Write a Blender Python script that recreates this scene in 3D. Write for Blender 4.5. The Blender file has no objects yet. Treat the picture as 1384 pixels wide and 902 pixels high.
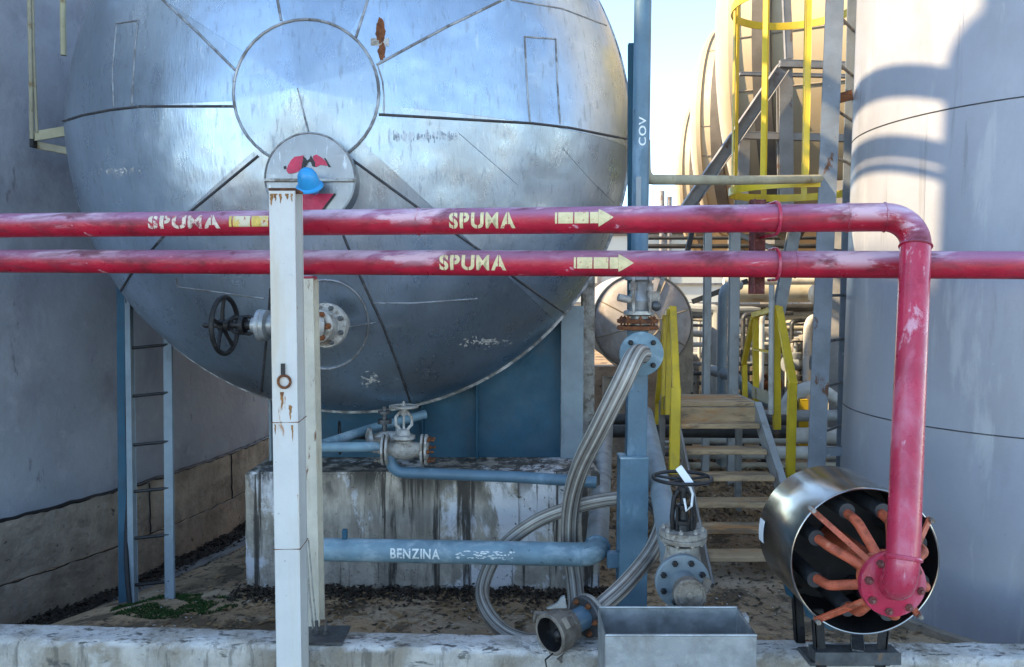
import bpy, bmesh, math, random
from mathutils import Vector as V, Matrix, noise
from mathutils.bvhtree import BVHTree
random.seed(7)
R_ = math.radians
SC = bpy.context.scene
COL = SC.collection
# ------------------------------------------------------------------ camera frame (photo is 1384 x 902)
F = 1100.0
EYE = 2.1
TH = math.atan(56.0 / F)
CT, ST = math.cos(TH), math.sin(TH)

def P(px, py, Y):
    """world point seen at photo pixel (px,py) on the plane at distance Y"""
    a = (px - 692.0) / F
    b = (451.0 - py) / F
    t = Y / (CT + b * ST)
    return V((a * t, Y, EYE + (-ST + b * CT) * t))

def ray(px, py):
    a = (px - 692.0) / F
    b = (451.0 - py) / F
    return V((a, CT + b * ST, -ST + b * CT)).normalized()

# ------------------------------------------------------------------ materials
def nd(nt, typ, **kw):
    n = nt.nodes.new(typ)
    for k, v in kw.items():
        setattr(n, k, v)
    return n

def mixrgb(nt, fac, a, b, blend='MIX'):
    n = nt.nodes.new('ShaderNodeMix')
    n.data_type = 'RGBA'
    n.blend_type = blend
    for sock, val in ((n.inputs[0], fac), (n.inputs[6], a), (n.inputs[7], b)):
        if hasattr(val, 'links') or hasattr(val, 'is_linked'):
            nt.links.new(val, sock)
        elif isinstance(val, (int, float)):
            sock.default_value = val
        else:
            sock.default_value = (*val, 1) if len(val) == 3 else val
    return n.outputs[2]

def noise_mask(nt, scale, lo, hi, stretch=(1, 1, 1), detail=6, rough=.6, off=(0, 0, 0), dist=0.0):
    tc = nd(nt, 'ShaderNodeTexCoord')
    mp = nd(nt, 'ShaderNodeMapping')
    mp.inputs['Scale'].default_value = stretch
    mp.inputs['Location'].default_value = off
    nt.links.new(tc.outputs['Object'], mp.inputs['Vector'])
    n = nd(nt, 'ShaderNodeTexNoise')
    n.inputs['Scale'].default_value = scale
    n.inputs['Detail'].default_value = detail
    n.inputs['Roughness'].default_value = rough
    n.inputs['Distortion'].default_value = dist
    nt.links.new(mp.outputs[0], n.inputs['Vector'])
    m = nd(nt, 'ShaderNodeMapRange')
    m.interpolation_type = 'SMOOTHSTEP'
    m.inputs['From Min'].default_value = lo
    m.inputs['From Max'].default_value = hi
    nt.links.new(n.outputs['Fac'], m.inputs['Value'])
    return m.outputs[0]

def mul(nt, a, b):
    n = nd(nt, 'ShaderNodeMath', operation='MULTIPLY')
    for s, v in ((n.inputs[0], a), (n.inputs[1], b)):
        if isinstance(v, (int, float)):
            s.default_value = v
        else:
            nt.links.new(v, s)
    return n.outputs[0]

def up_mask(nt, lo, hi):
    g = nd(nt, 'ShaderNodeNewGeometry')
    s = nd(nt, 'ShaderNodeSeparateXYZ')
    nt.links.new(g.outputs['Normal'], s.inputs[0])
    m = nd(nt, 'ShaderNodeMapRange')
    m.interpolation_type = 'SMOOTHSTEP'
    m.inputs['From Min'].default_value = lo
    m.inputs['From Max'].default_value = hi
    nt.links.new(s.outputs['Z'], m.inputs['Value'])
    return m.outputs[0]

def height_mask(nt, lo, hi):
    g = nd(nt, 'ShaderNodeTexCoord')
    s = nd(nt, 'ShaderNodeSeparateXYZ')
    nt.links.new(g.outputs['Object'], s.inputs[0])
    m = nd(nt, 'ShaderNodeMapRange')
    m.interpolation_type = 'SMOOTHSTEP'
    m.inputs['From Min'].default_value = lo
    m.inputs['From Max'].default_value = hi
    nt.links.new(s.outputs['Z'], m.inputs['Value'])
    return m.outputs[0]

MAT = {}
def mat(name, base, var=.18, scale=4, rough=.5, metal=0.0, layers=(), bump=.0, bscale=60, stretch=(1, 1, 1), rvar=.12, spec=.5, coat=0.0):
    """layers: (colour, scale, lo, hi, stretch, roughness, metallic, where)"""
    m = bpy.data.materials.new(name)
    m.use_nodes = True
    nt = m.node_tree
    bs = nt.nodes['Principled BSDF']
    f1 = noise_mask(nt, scale, .25, .75, stretch)
    lo = tuple(max(0, c * (1 - var)) for c in base)
    hi = tuple(min(1, c * (1 + var)) for c in base)
    col = mixrgb(nt, f1, lo, hi)
    rr = nd(nt, 'ShaderNodeMapRange')
    rr.inputs['To Min'].default_value = max(.03, rough - rvar)
    rr.inputs['To Max'].default_value = min(1, rough + rvar)
    nt.links.new(noise_mask(nt, scale * 3.1, .25, .75, stretch, off=(3, 1, 7)), rr.inputs['Value'])
    ro = rr.outputs[0]
    me = metal
    for i, L in enumerate(layers):
        c, sc, a, b, stx, r, mt = L[:7]
        k = noise_mask(nt, sc, a, b, stx, detail=8, rough=.65, off=(11.3 * i + 5, 3.7 * i, 8.1 * i), dist=.3)
        if len(L) > 7 and L[7]:
            for w in L[7]:
                if w[0] == 'up':
                    k = mul(nt, k, up_mask(nt, w[1], w[2]))
                elif w[0] == 'h':
                    k = mul(nt, k, height_mask(nt, w[1], w[2]))
                elif w[0] == 'k':
                    k = mul(nt, k, w[1])
        col = mixrgb(nt, k, col, c)
        x = nd(nt, 'ShaderNodeMix')
        nt.links.new(k, x.inputs[0]); nt.links.new(ro, x.inputs[2]); x.inputs[3].default_value = r
        ro = x.outputs[0]
        if mt != metal:
            y = nd(nt, 'ShaderNodeMix')
            nt.links.new(k, y.inputs[0])
            if isinstance(me, float) or isinstance(me, int):
                y.inputs[2].default_value = me
            else:
                nt.links.new(me, y.inputs[2])
            y.inputs[3].default_value = mt
            me = y.outputs[0]
    nt.links.new(col, bs.inputs['Base Color'])
    nt.links.new(ro, bs.inputs['Roughness'])
    if isinstance(me, (int, float)):
        bs.inputs['Metallic'].default_value = me
    else:
        nt.links.new(me, bs.inputs['Metallic'])
    bs.inputs['Specular IOR Level'].default_value = spec
    bs.inputs['Coat Weight'].default_value = coat
    if bump:
        bp = nd(nt, 'ShaderNodeBump')
        bp.inputs['Strength'].default_value = bump
        bp.inputs['Distance'].default_value = .02
        nt.links.new(noise_mask(nt, bscale, .1, .9, stretch, off=(1, 5, 2)), bp.inputs['Height'])
        nt.links.new(bp.outputs[0], bs.inputs['Normal'])
    MAT[name] = m
    return m

one = (1, 1, 1)
RUST = (.16, .055, .018)
RUSTL = (.33, .14, .04)
GRIME = (.035, .032, .028)
# red fire-foam pipes: paler and more lavender towards the top side, scuffed
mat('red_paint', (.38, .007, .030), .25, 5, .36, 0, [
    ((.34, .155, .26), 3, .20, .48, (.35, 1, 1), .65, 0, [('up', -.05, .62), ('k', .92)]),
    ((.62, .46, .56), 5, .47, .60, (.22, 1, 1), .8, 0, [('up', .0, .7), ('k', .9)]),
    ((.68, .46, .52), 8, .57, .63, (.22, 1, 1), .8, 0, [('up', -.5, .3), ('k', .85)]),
    ((.15, .025, .045), 16, .50, .64, (.18, 1, 1), .7, 0, [('k', .5)]),
    ((.12, .006, .014), 7, .55, .68, (.5, 1, 1), .6, 0, [('k', .75)]),
    ((.62, .34, .40), 26, .65, .70, (.4, 1, 1), .8, 0, [('k', .85)]),
    ((.08, .03, .02), 45, .68, .72, one, .9, 0)], .16, 40)
mat('red_riser_paint', (.43, .020, .058), .2, 5, .3, 0, [
    ((.55, .20, .27), 5, .48, .66, (1, 1, .3), .5, 0, [('k', .65)]),
    ((.66, .36, .42), 14, .62, .70, (1, 1, .3), .6, 0, [('k', .8)]),
    ((.09, .008, .014), 16, .70, .76, one, .6, 0, [('k', .8)])], .08, 50, coat=.3)
mat('orange_red_paint', (.47, .10, .045), .3, 9, .6, 0, [((.2, .05, .02), 12, .52, .66, one, .8, 0, [('k', .8)]), ((.58, .26, .16), 20, .58, .68, one, .8, 0, [('k', .7)]), ((.05, .02, .012), 40, .64, .70, one, .9, 0)], .3, 50)
mat('stencil_yellow', (.68, .58, .33), .15, 30, .75, 0, [((.45, .10, .10), 40, .60, .68, one, .7, 0, [('k', .7)])])
mat('stencil_faded', (.66, .56, .45), .2, 30, .8, 0, [((.40, .07, .10), 32, .50, .58, one, .7, 0, [('k', .9)])])
mat('arrow_yellow', (.70, .50, .12), .2, 22, .75, 0, [((.68, .60, .42), 14, .5, .6, one, .7, 0), ((.40, .05, .06), 30, .60, .68, one, .7, 0)])
mat('stencil_white', (.72, .76, .76), .1, 40, .8, 0, [((.10, .22, .33), 55, .58, .64, one, .6, 0, [('k', .8)])])
mat('white_paint', (.56, .555, .53), .08, 3, .5, 0, [
    ((.50, .38, .20), 6, .50, .70, (1, 1, .10), .8, 0, [('k', .45)]),
    ((.50, .44, .32), 5, .52, .75, (1, 1, .25), .7, 0, [('k', .5)]),
    (RUSTL, 14, .62, .70, (1, 1, .25), .85, 0),
    ((.25, .24, .22), 40, .66, .72, one, .7, 0)], .06, 40)
mat('rusty_white_paint', (.58, .54, .44), .15, 6, .6, 0, [
    ((.44, .25, .09), 16, .52, .64, (1, 1, .06), .8, 0, [('k', .75)]),
    (RUST, 22, .60, .68, (1, 1, .3), .9, 0)], .15, 40)
mat('rust', RUST, .5, 18, .9, 0, [((.07, .028, .015), 9, .5, .65, one, .9, 0), (RUSTL, 25, .58, .68, one, .9, 0)], .4, 60)
mat('rusty_red_bracket', (.13, .035, .03), .5, 18, .8, 0, [((.26, .16, .14), 20, .56, .66, one, .9, 0)], .35, 60)
mat('blue_paint', (.09, .165, .225), .2, 4, .42, 0, [
    ((.22, .33, .43), 8, .54, .68, (1, 1, .4), .6, 0, [('k', .6)]),
    ((.05, .07, .09), 20, .64, .70, one, .7, 0, [('k', .8)]),
    (RUST, 26, .71, .75, one, .9, 0)], .08, 40)
mat('dusty_blue_paint', (.155, .25, .305), .2, 6, .5, 0, [
    ((.34, .44, .50), 7, .48, .64, (.6, 1, 1), .7, 0, [('k', .8)]),
    ((.06, .08, .09), 18, .62, .70, one, .7, 0, [('k', .7)])], .1, 40)
mat('deep_blue_paint', (.012, .070, .115), .2, 3, .6, 0, [
    ((.03, .045, .06), 3, .5, .7, (1, 1, .5), .6, 0, [('k', .6)]),
    (RUST, 24, .70, .75, one, .9, 0)], .05, 40)
mat('grey_blue_paint', (.19, .235, .26), .18, 4, .5, 0, [((.12, .14, .15), 9, .55, .7, (1, 1, .3), .7, 0, [('k', .6)]), (RUST, 24, .68, .73, one, .9, 0)], .06, 40)
mat('column_grey', (.36, .38, .38), .15, 4, .5, 0, [((.2, .17, .13), 9, .56, .7, (1, 1, .3), .8, 0, [('k', .6)])], .05, 40)
mat('grey_pipe', (.27, .29, .30), .2, 5, .5, .15, [((.14, .13, .12), 9, .52, .7, one, .75, 0, [('k', .6)]), (RUST, 22, .68, .73, one, .9, 0)], .08, 40)
mat('pale_pipe', (.50, .50, .47), .15, 4, .55, 0, [((.28, .25, .21), 6, .5, .7, one, .75, 0, [('k', .6)])], .06, 40)
mat('beige_pipe', (.46, .43, .34), .15, 4, .6, 0, [((.30, .20, .10), 5, .5, .68, (.5, 1, 1), .8, 0, [('k', .7)])], .06, 40)
mat('dark_pipe', (.045, .048, .052), .3, 5, .55, .2, [((.14, .10, .07), 9, .58, .7, one, .8, 0)], .1, 40)
mat('yellow_paint', (.66, .47, .025), .15, 5, .45, 0, [
    ((.46, .34, .05), 6, .52, .7, (1, 1, .5), .65, 0, [('k', .7)]),
    (RUST, 24, .69, .74, one, .9, 0)], .06, 40)
mat('galvanised', (.36, .38, .385), .25, 9, .45, .7, [
    ((.20, .19, .17), 6, .50, .66, (1, 1, .3), .7, .2, [('k', .6)]),
    ((.50, .52, .53), 28, .55, .68, one, .45, .8, [('k', .5)]),((.30, .31, .31), 5, .5, .7, one, .65, .3), ((.16, .14, .12), 12, .62, .72, one, .8, 0, [('k', .7)])], .06, 40)
mat('stainless', (.34, .325, .305), .10, 3, .20, 1.0, [((.50, .46, .40), 4, .55, .75, (1, .2, 1), .3, 1.0, [('k', .5)])], .015, 8, rvar=.05)
mat('steel_dark', (.10, .105, .11), .35, 14, .45, .6, [((.15, .09, .05), 16, .6, .7, one, .85, 0)], .1, 60)
mat('black_iron', (.012, .012, .013), .3, 16, .5, .1, [((.10, .08, .07), 18, .62, .72, one, .8, 0)], .1, 60)
mat('black_inside', (.012, .012, .013), .3, 6, .55, .2, [((.04, .04, .045), 7, .55, .7, one, .7, 0)])
mat('cast_grey', (.33, .31, .275), .3, 12, .6, .15, [((.12, .09, .055), 9, .48, .64, one, .8, 0, [('k', .85)]), ((.50, .49, .46), 20, .58, .68, one, .6, 0, [('k', .6)]), ((.03, .027, .024), 30, .60, .68, one, .8, 0, [('k', .85)])], .3, 60)
mat('cast_dark', (.19, .165, .135), .3, 12, .6, .2, [((.07, .055, .04), 9, .48, .64, one, .8, 0, [('k', .8)]), ((.34, .32, .28), 24, .58, .68, one, .6, 0, [('k', .6)])], .3, 60)
mat('valve_white', (.42, .41, .385), .25, 9, .48, .25, [((.15, .115, .075), 11, .47, .62, one, .8, 0, [('k', .8)]), ((.03, .028, .026), 32, .60, .68, one, .8, 0, [('k', .8)])], .2, 60)
mat('rust_streak', (.30, .15, .05), .4, 20, .9, 0, [((.14, .05, .02), 25, .5, .62, (1, 1, .3), .9, 0), ((.52, .47, .40), 30, .58, .68, (1, 1, .2), .7, 0)], .1, 40)
mat('debris_dark', (.035, .027, .019), .5, 8, .95)
mat('blue_plastic', (.03, .30, .62), .1, 6, .35, 0, [((.02, .18, .42), 8, .55, .7, one, .5, 0)])
mat('sticker_red', (.50, .022, .075), .15, 14, .5, 0, [((.35, .02, .05), 20, .55, .65, one, .6, 0)])
mat('sticker_black', (.012, .010, .012), .2, 14, .5)
mat('white_tag', (.75, .78, .80), .06, 10, .5)
mat('hose_cover', (.30, .285, .26), .2, 9, .5, .35, [((.22, .19, .16), 10, .52, .68, one, .75, 0, [('k', .6)])], .05, 60)
mat('hose_rib_brown', (.12, .095, .075), .3, 12, .7)
mat('hose_rib_pale', (.50, .47, .41), .15, 12, .6)
mat('wood_tread', (.47, .33, .19), .3, 6, .8, 0, [((.46, .20, .05), 5, .50, .64, (.4, 1, 1), .85, 0, [('k', .8)]), ((.12, .095, .07), 9, .48, .64, (.3, 1, 1), .85, 0, [('k', .75)])], .2, 40, stretch=(.3, 1, 1))
mat('drum_paint', (.40, .37, .36), .2, 5, .6, .1, [((.22, .17, .14), 5, .5, .7, (1, 1, .5), .8, 0, [('k', .7)])], .1, 30)
mat('rib_dark', (.13, .11, .09), .2, 5, .7)
mat('cream_cladding', (.50, .405, .265), .07, 1.2, .55, .1, [((.40, .33, .24), 2, .55, .75, (.5, 1, 1), .75, 0, [('k', .5)])], .04, 20)
mat('cream_seam', (.26, .22, .17), .2, 6, .7)
mat('frame_steel', (.26, .25, .24), .2, 5, .55, .2, [((.16, .07, .03), 6, .58, .68, (1, 1, .5), .9, 0)], .08, 40)
mat('ladder_steel', (.15, .175, .205), .2, 5, .5, .1, [((.12, .06, .035), 8, .62, .68, (1, 1, .4), .9, 0), ((.45, .46, .46), 20, .64, .7, one, .7, 0, [('k', .6)])], .08, 40)
mat('olive_pipe', (.33, .31, .22), .2, 6, .6, 0, [((.2, .15, .07), 8, .56, .68, one, .8, 0)], .06, 40)
mat('yellowed_pipe', (.42, .40, .26), .15, 6, .6, 0, [((.2, .13, .05), 8, .6, .68, one, .8, 0)], .06, 40)
mat('moss', (.022, .062, .008), .4, 20, .95, 0, (), .4, 80)
mat('warehouse_wall', (.62, .64, .58), .08, .6, .75)
mat('seam_metal', (.34, .35, .36), .3, 8, .5, .7, [((.09, .085, .08), 7, .45, .6, one, .8, 0, [('k', .75)])], .1, 60)
mat('seam_dark', (.07, .07, .075), .3, 10, .55, .5, [((.26, .25, .23), 7, .58, .68, one, .8, 0, [('k', .6)])], .1, 60)

# galvanised cladding of the big horizontal tank: brushed, cloudy, mirror-dull
def clad(name, base, rough, vs=1.0, sc=1.0):
    m = mat(name, base, .12, 2.2, rough, .87, [
        ((.27, .30, .33), 2.4, .48, .74, (1, 1, .45), .46, .85, [('k', .38)]),
        ((.62, .66, .70), 5.0, .57, .72, (.6, 1, 1.8), .45, .85, [('k', .35)]),
        ((.20, .22, .24), 34, .54, .68, (1, 1, .22), .5, .8, [('k', .42)]),
        ((.66, .69, .72), 40, .60, .70, (1, 1, .16), .40, .85, [('k', .42)]),
        ((.13, .14, .15), 120, .62, .70, (1, 1, .6), .6, .6, [('k', .45)]),
        ((.80, .81, .82), 110, .66, .72, (1, 1, .5), .45, .7, [('k', .45)])], 0, 60, stretch=(1, 1, .6), rvar=.07)
    nt = m.node_tree
    bs = nt.nodes['Principled BSDF']
    b1 = nd(nt, 'ShaderNodeBump'); b1.inputs['Strength'].default_value = .10 * sc; b1.inputs['Distance'].default_value = .010
    nt.links.new(noise_mask(nt, 110, .2, .8, (1, 1, .10), off=(2, 2, 2)), b1.inputs['Height'])
    oi = nd(nt, 'ShaderNodeObjectInfo'); mr = nd(nt, 'ShaderNodeMapRange'); mr.inputs['To Min'].default_value = .80; mr.inputs['To Max'].default_value = 1.08
    nt.links.new(oi.outputs['Random'], mr.inputs['Value'])
    old = bs.inputs['Base Color'].links[0].from_socket
    nt.links.new(mixrgb(nt, 1.0, old, mr.outputs[0], 'MULTIPLY'), bs.inputs['Base Color'])
    b2 = nd(nt, 'ShaderNodeBump'); b2.inputs['Strength'].default_value = .32; b2.inputs['Distance'].default_value = .020 * vs
    nt.links.new(noise_mask(nt, 2.4, .2, .8, detail=2, off=(7, 2, 2)), b2.inputs['Height'])
    nt.links.new(b1.outputs[0], b2.inputs['Normal'])
    nt.links.new(b2.outputs[0], bs.inputs['Normal'])
    return m
clad('tank_cladding', (.40, .485, .575), .31)
clad('tank_cap_cladding', (.40, .475, .555), .31, .5)
clad('cover_sheet', (.27, .275, .285), .36, .3, .5)
mat('ghost_ink', (.22, .24, .27), .3, 30, .5, .6, [((.45, .47, .5), 18, .45, .6, one, .5, .8)])

# painted tank on the right
mat('right_tank_paint', (.31, .32, .36), .10, .9, .42, 0, [
    ((.25, .25, .265), 1.6, .48, .68, (1, 1, .35), .5, 0, [('k', .65)]),
    ((.44, .445, .46), 5, .55, .68, (1, 1, .2), .5, 0, [('k', .6)]),
    ((.20, .20, .205), 7, .60, .70, (1.5, 1.5, .10), .6, 0, [('k', .55)]),
    ((.16, .15, .14), 16, .68, .74, (1, 1, .4), .6, 0, [('k', .6)]),
    ((.30, .19, .10), 11, .67, .73, (1.6, 1.6, .12), .8, 0, [('k', .55)]),
    ((.46, .46, .47), 60, .64, .72, one, .6, 0, [('k', .4)]),
    ((.20, .13, .08), 50, .72, .76, one, .8, 0)], .10, 7)
mat('left_tank_plaster', (.30, .32, .36), .15, 1.3, .6, 0, [
    ((.20, .203, .235), 1.5, .45, .68, (1, 1, .6), .7, 0, [('k', .75)]),
    ((.40, .40, .45), 5, .54, .70, one, .7, 0, [('k', .5)]),
    ((.10, .10, .12), 9, .62, .69, (1, 1, .3), .75, 0, [('k', .6)]),
    ((.40, .38, .35), 34, .68, .73, one, .8, 0, [('k', .6)])], .25, 14)

def concrete(name, base, layers, bump=.5):
    mat(name, base, .3, 4, .92, 0, layers, bump, 22)
concrete('base_concrete', (.36, .30, .23), [
    ((.20, .165, .13), 2.2, .48, .66, (1, 1, 1.8), .95, 0, [('k', .8)]),
    ((.38, .34, .29), 5, .56, .70, one, .95, 0, [('k', .7)]),
    ((.05, .045, .04), 12, .62, .70, one, .95, 0, [('k', .9)])])
concrete('plinth_concrete', (.44, .39, .32), [
    ((.17, .15, .12), 2.6, .46, .64, (1.6, 1, .35), .95, 0, [('k', .75)]),
    ((.66, .65, .65), 1.7, .52, .57, (1.1, 1, .8), .95, 0),
    ((.04, .034, .028), 5, .54, .62, (2.4, 1, .12), .95, 0, [('k', .92)]),
    ((.05, .045, .038), 6, .40, .56, (1.5, 1, .5), .95, 0, [('h', .78, 1.02), ('k', .9)]),
    ((.07, .06, .05), 30, .62, .70, one, .95, 0)])
concrete('kerb_concrete', (.42, .39, .34), [
    ((.25, .21, .155), 3, .44, .62, (1, 1, .5), .95, 0, [('k', .85)]),
    ((.60, .585, .56), 4, .36, .56, one, .95, 0, [('up', .3, .8), ('k', .9)]),
    ((.54, .52, .49), 4, .54, .66, one, .95, 0, [('k', .7)]),
    ((.06, .055, .05), 22, .56, .64, (.4, 1, 1), .95, 0, [('up', .3, .8), ('k', .9)]),
    ((.09, .085, .075), 16, .58, .66, (.5, 1, 1), .95, 0, [('k', .85)]),
    ((.07, .065, .055), 9, .55, .66, (2.5, 2.5, .3), .95, 0, [('k', .55)])], .8)

def ground_mat():
    m = mat('dirt', (.37, .255, .15), .4, 1.6, .97, 0, [
        ((.50, .40, .29), 1.1, .50, .66, one, .95, 0, [('k', .8)]),
        ((.075, .052, .030), 2.7, .50, .60, one, .98, 0, [('k', .8)]),
        ((.022, .018, .014), 14, .55, .64, one, .98, 0, [('k', .75)]),
        ((.28, .22, .15), 45, .62, .70, one, .95, 0, [('k', .8)])], .9, 26)
    return m
ground_mat()
mat('cement_apron', (.20, .20, .20), .25, 2, .9, 0, [((.06, .055, .05), 4, .5, .66, one, .95, 0, [('k', .8)]), ((.30, .30, .31), 9, .58, .7, one, .95, 0)], .4, 30)
mat('leaf_litter', (.24, .155, .075), .5, 3, .9)
mat('leaf_litter_dark', (.05, .037, .024), .5, 3, .95)

# ------------------------------------------------------------------ mesh helpers
OFF = {}
def frame(axis):
    a = V(axis).normalized()
    h = V((0, 0, 1)) if abs(a.z) < .9 else V((0, 1, 0))
    u = a.cross(h).normalized()
    w = u.cross(a).normalized()
    return a, u, w

class MB:
    def __init__(s):
        s.bm = bmesh.new()
    def box(s, c, size, axes=None, bevel=.004):
        b = bmesh.new()
        bmesh.ops.create_cube(b, size=1)
        if axes is None:
            M = Matrix.Identity(3)
        else:
            M = Matrix((axes[0], axes[1], axes[2])).transposed()
        for v in b.verts:
            v.co = M @ V((v.co.x * size[0], v.co.y * size[1], v.co.z * size[2])) + V(c)
        if bevel and min(size) > bevel * 2.5:
            bmesh.ops.bevel(b, geom=b.edges[:], offset=bevel, segments=1, affect='EDGES')
        s.add(b); return s
    def add(s, b):
        me = bpy.data.meshes.new('tmp'); b.to_mesh(me); b.free(); s.bm.from_mesh(me); bpy.data.meshes.remove(me)
    def bar(s, p0, p1, w, d, up=None, bevel=.003):
        """rectangular bar p0->p1; w across, d along 'up' direction"""
        p0, p1 = V(p0), V(p1)
        a = (p1 - p0).normalized()
        if up is None:
            up = V((0, 1, 0)) if abs(a.y) < .9 else V((0, 0, 1))
        up = V(up); side = a.cross(up).normalized(); up2 = side.cross(a).normalized()
        s.box((p0 + p1) / 2, (w, d, (p1 - p0).length), (side, up2, a), bevel); return s
    def hbeam(s, p0, p1, w, d, t=.008, front=(0, -1, 0)):
        """H section: flanges w wide, d deep along 'front'"""
        p0, p1 = V(p0), V(p1); a = (p1 - p0).normalized(); f = V(front)
        f = (f - a * f.dot(a)).normalized(); side = a.cross(f).normalized()
        L = (p1 - p0).length; m = (p0 + p1) / 2
        s.box(m + f * (d / 2 - t / 2), (w, t, L), (side, f, a), .002)
        s.box(m - f * (d / 2 - t / 2), (w, t, L), (side, f, a), .002)
        s.box(m, (t, d - 2 * t, L), (side, f, a), 0); return s
    def lathe(s, prof, o, axis, seg=28, cap=True):
        a, u, w = frame(axis); o = V(o); rings = []
        for t, r in prof:
            if r < 1e-6:
                rings.append([s.bm.verts.new(o + a * t)])
            else:
                rings.append([s.bm.verts.new(o + a * t + (u * math.cos(2 * math.pi * i / seg) + w * math.sin(2 * math.pi * i / seg)) * r) for i in range(seg)])
        for A, B in zip(rings, rings[1:]):
            for i in range(seg):
                j = (i + 1) % seg
                if len(A) == 1 and len(B) == 1: continue
                if len(A) == 1: s.bm.faces.new((A[0], B[i], B[j]))
                elif len(B) == 1: s.bm.faces.new((A[i], B[0], A[j]))
                else: s.bm.faces.new((A[i], B[i], B[j], A[j]))
        if cap:
            for Rg in (rings[0], rings[-1]):
                if len(Rg) > 2: s.bm.faces.new(Rg)
        return s
    def cyl(s, p0, p1, r, r1=None, seg=20, bev=.0):
        p0, p1 = V(p0), V(p1); L = (p1 - p0).length; r1 = r if r1 is None else r1
        if bev:
            s.lathe([(0, r - bev), (bev, r), (L - bev, r1), (L, r1 - bev)], p0, p1 - p0, seg)
        else:
            s.lathe([(0, r), (L, r1)], p0, p1 - p0, seg)
        return s
    def tube(s, pts, r, seg=14, closed=False, cap=True, ripple=None):
        pts = [V(p) for p in pts]; n = len(pts); rings = []
        prev = None
        for i, p in enumerate(pts):
            if closed: t = pts[(i + 1) % n] - pts[i - 1]
            else: t = pts[min(i + 1, n - 1)] - pts[max(i - 1, 0)]
            t.normalize()
            if prev is None:
                _, u, w = frame(t)
            else:
                u = prev - t * prev.dot(t); u.normalize()
            prev = u.copy(); w = t.cross(u)
            rr = r[i] if isinstance(r, (list, tuple)) else r
            ring = []
            for k in range(seg):
                q = rr * (ripple(k) if ripple else 1)
                ring.append(s.bm.verts.new(p + (u * math.cos(2 * math.pi * k / seg) + w * math.sin(2 * math.pi * k / seg)) * q))
            rings.append(ring)
        prs = list(zip(rings, rings[1:])) + ([(rings[-1], rings[0])] if closed else [])
        for A, B in prs:
            for k in range(seg):
                j = (k + 1) % seg
                s.bm.faces.new((A[k], A[j], B[j], B[k]))
        if cap and not closed:
            s.bm.faces.new(rings[0][::-1]); s.bm.faces.new(rings[-1])
        return s
    def torus(s, c, axis, R, r, seg=40, rs=10, flat=None):
        a, u, w = frame(axis); c = V(c); rings = []
        for i in range(seg):
            an = 2 * math.pi * i / seg; d = u * math.cos(an) + w * math.sin(an); ring = []
            for k in range(rs):
                b = 2 * math.pi * k / rs
                ring.append(s.bm.verts.new(c + d * (R + r * math.cos(b)) + a * (r * math.sin(b))))
            rings.append(ring)
        for i in range(seg):
            A, B = rings[i], rings[(i + 1) % seg]
            for k in range(rs):
                j = (k + 1) % rs
                s.bm.faces.new((A[k], B[k], B[j], A[j]))
        return s
    def hoop(s, c, axis, R, w, t, seg=48, a0=0, a1=360):
        """flat bar bent to a ring: w high along axis, t thick"""
        a, u, wv = frame(axis); c = V(c); rings = []
        full = a1 - a0 >= 360
        n = seg if full else seg + 1
        for i in range(n):
            an = R_(a0 + (a1 - a0) * i / seg); d = u * math.cos(an) + wv * math.sin(an)
            rings.append([s.bm.verts.new(c + d * (R + x) + a * y) for x, y in ((-t / 2, -w / 2), (t / 2, -w / 2), (t / 2, w / 2), (-t / 2, w / 2))])
        prs = list(zip(rings, rings[1:])) + ([(rings[-1], rings[0])] if full else [])
        for A, B in prs:
            for k in range(4):
                j = (k + 1) % 4
                s.bm.faces.new((A[k], B[k], B[j], A[j]))
        if not full:
            s.bm.faces.new(rings[0]); s.bm.faces.new(rings[-1][::-1])
        return s
    def prism(s, poly, d):
        """polygon (3d points) extruded by vector d"""
        A = [s.bm.verts.new(V(p)) for p in poly]; B = [s.bm.verts.new(V(p) + V(d)) for p in poly]; n = len(A)
        s.bm.faces.new(A); s.bm.faces.new(B[::-1])
        for i in range(n):
            j = (i + 1) % n
            s.bm.faces.new((A[i], B[i], B[j], A[j]))
        return s
    def ball(s, c, r, sx=1, sy=1, sz=1, seg=16):
        b = bmesh.new(); bmesh.ops.create_uvsphere(b, u_segments=seg, v_segments=seg // 2 + 2, radius=r)
        for v in b.verts: v.co = V((v.co.x * sx, v.co.y * sy, v.co.z * sz)) + V(c)
        s.add(b); return s
    def wheel(s, c, axis, R, r, spokes=5, dish=.25, hub=.25, ph=0):
        a, u, w = frame(axis); c = V(c)
        s.torus(c, axis, R, r, 44, 10)
        hc = c - a * (R * dish)
        s.lathe([(-r * 1.6, R * hub * .7), (-r, R * hub), (r, R * hub), (r * 1.6, R * hub * .7)], hc, axis, 18)
        for i in range(spokes):
            an = 2 * math.pi * i / spokes + ph; d = u * math.cos(an) + w * math.sin(an)
            s.tube([hc + d * R * hub * .6, hc + d * R * .55 + a * R * dish * .35, c + d * (R - r * .4)], [r * .95, r * .75, r * .8], 8)
        return s
    def obj(s, name, material, parent=None, org=None, sharp=35):
        me = bpy.data.meshes.new(name)
        bmesh.ops.recalc_face_normals(s.bm, faces=s.bm.faces[:])
        if parent is not None: o0 = OFF[parent.name]
        else: o0 = V(org) if org is not None else V((0, 0, 0))
        for v in s.bm.verts: v.co -= o0
        for f in s.bm.faces: f.smooth = True
        s.bm.to_mesh(me); s.bm.free()
        me.set_sharp_from_angle(angle=R_(sharp))
        mats = material if isinstance(material, (list, tuple)) else [material]
        for m in mats: me.materials.append(MAT[m])
        o = bpy.data.objects.new(name, me); COL.objects.link(o)
        if parent is not None: o.parent = parent
        else: o.location = o0
        OFF[o.name] = o0
        return o

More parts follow.
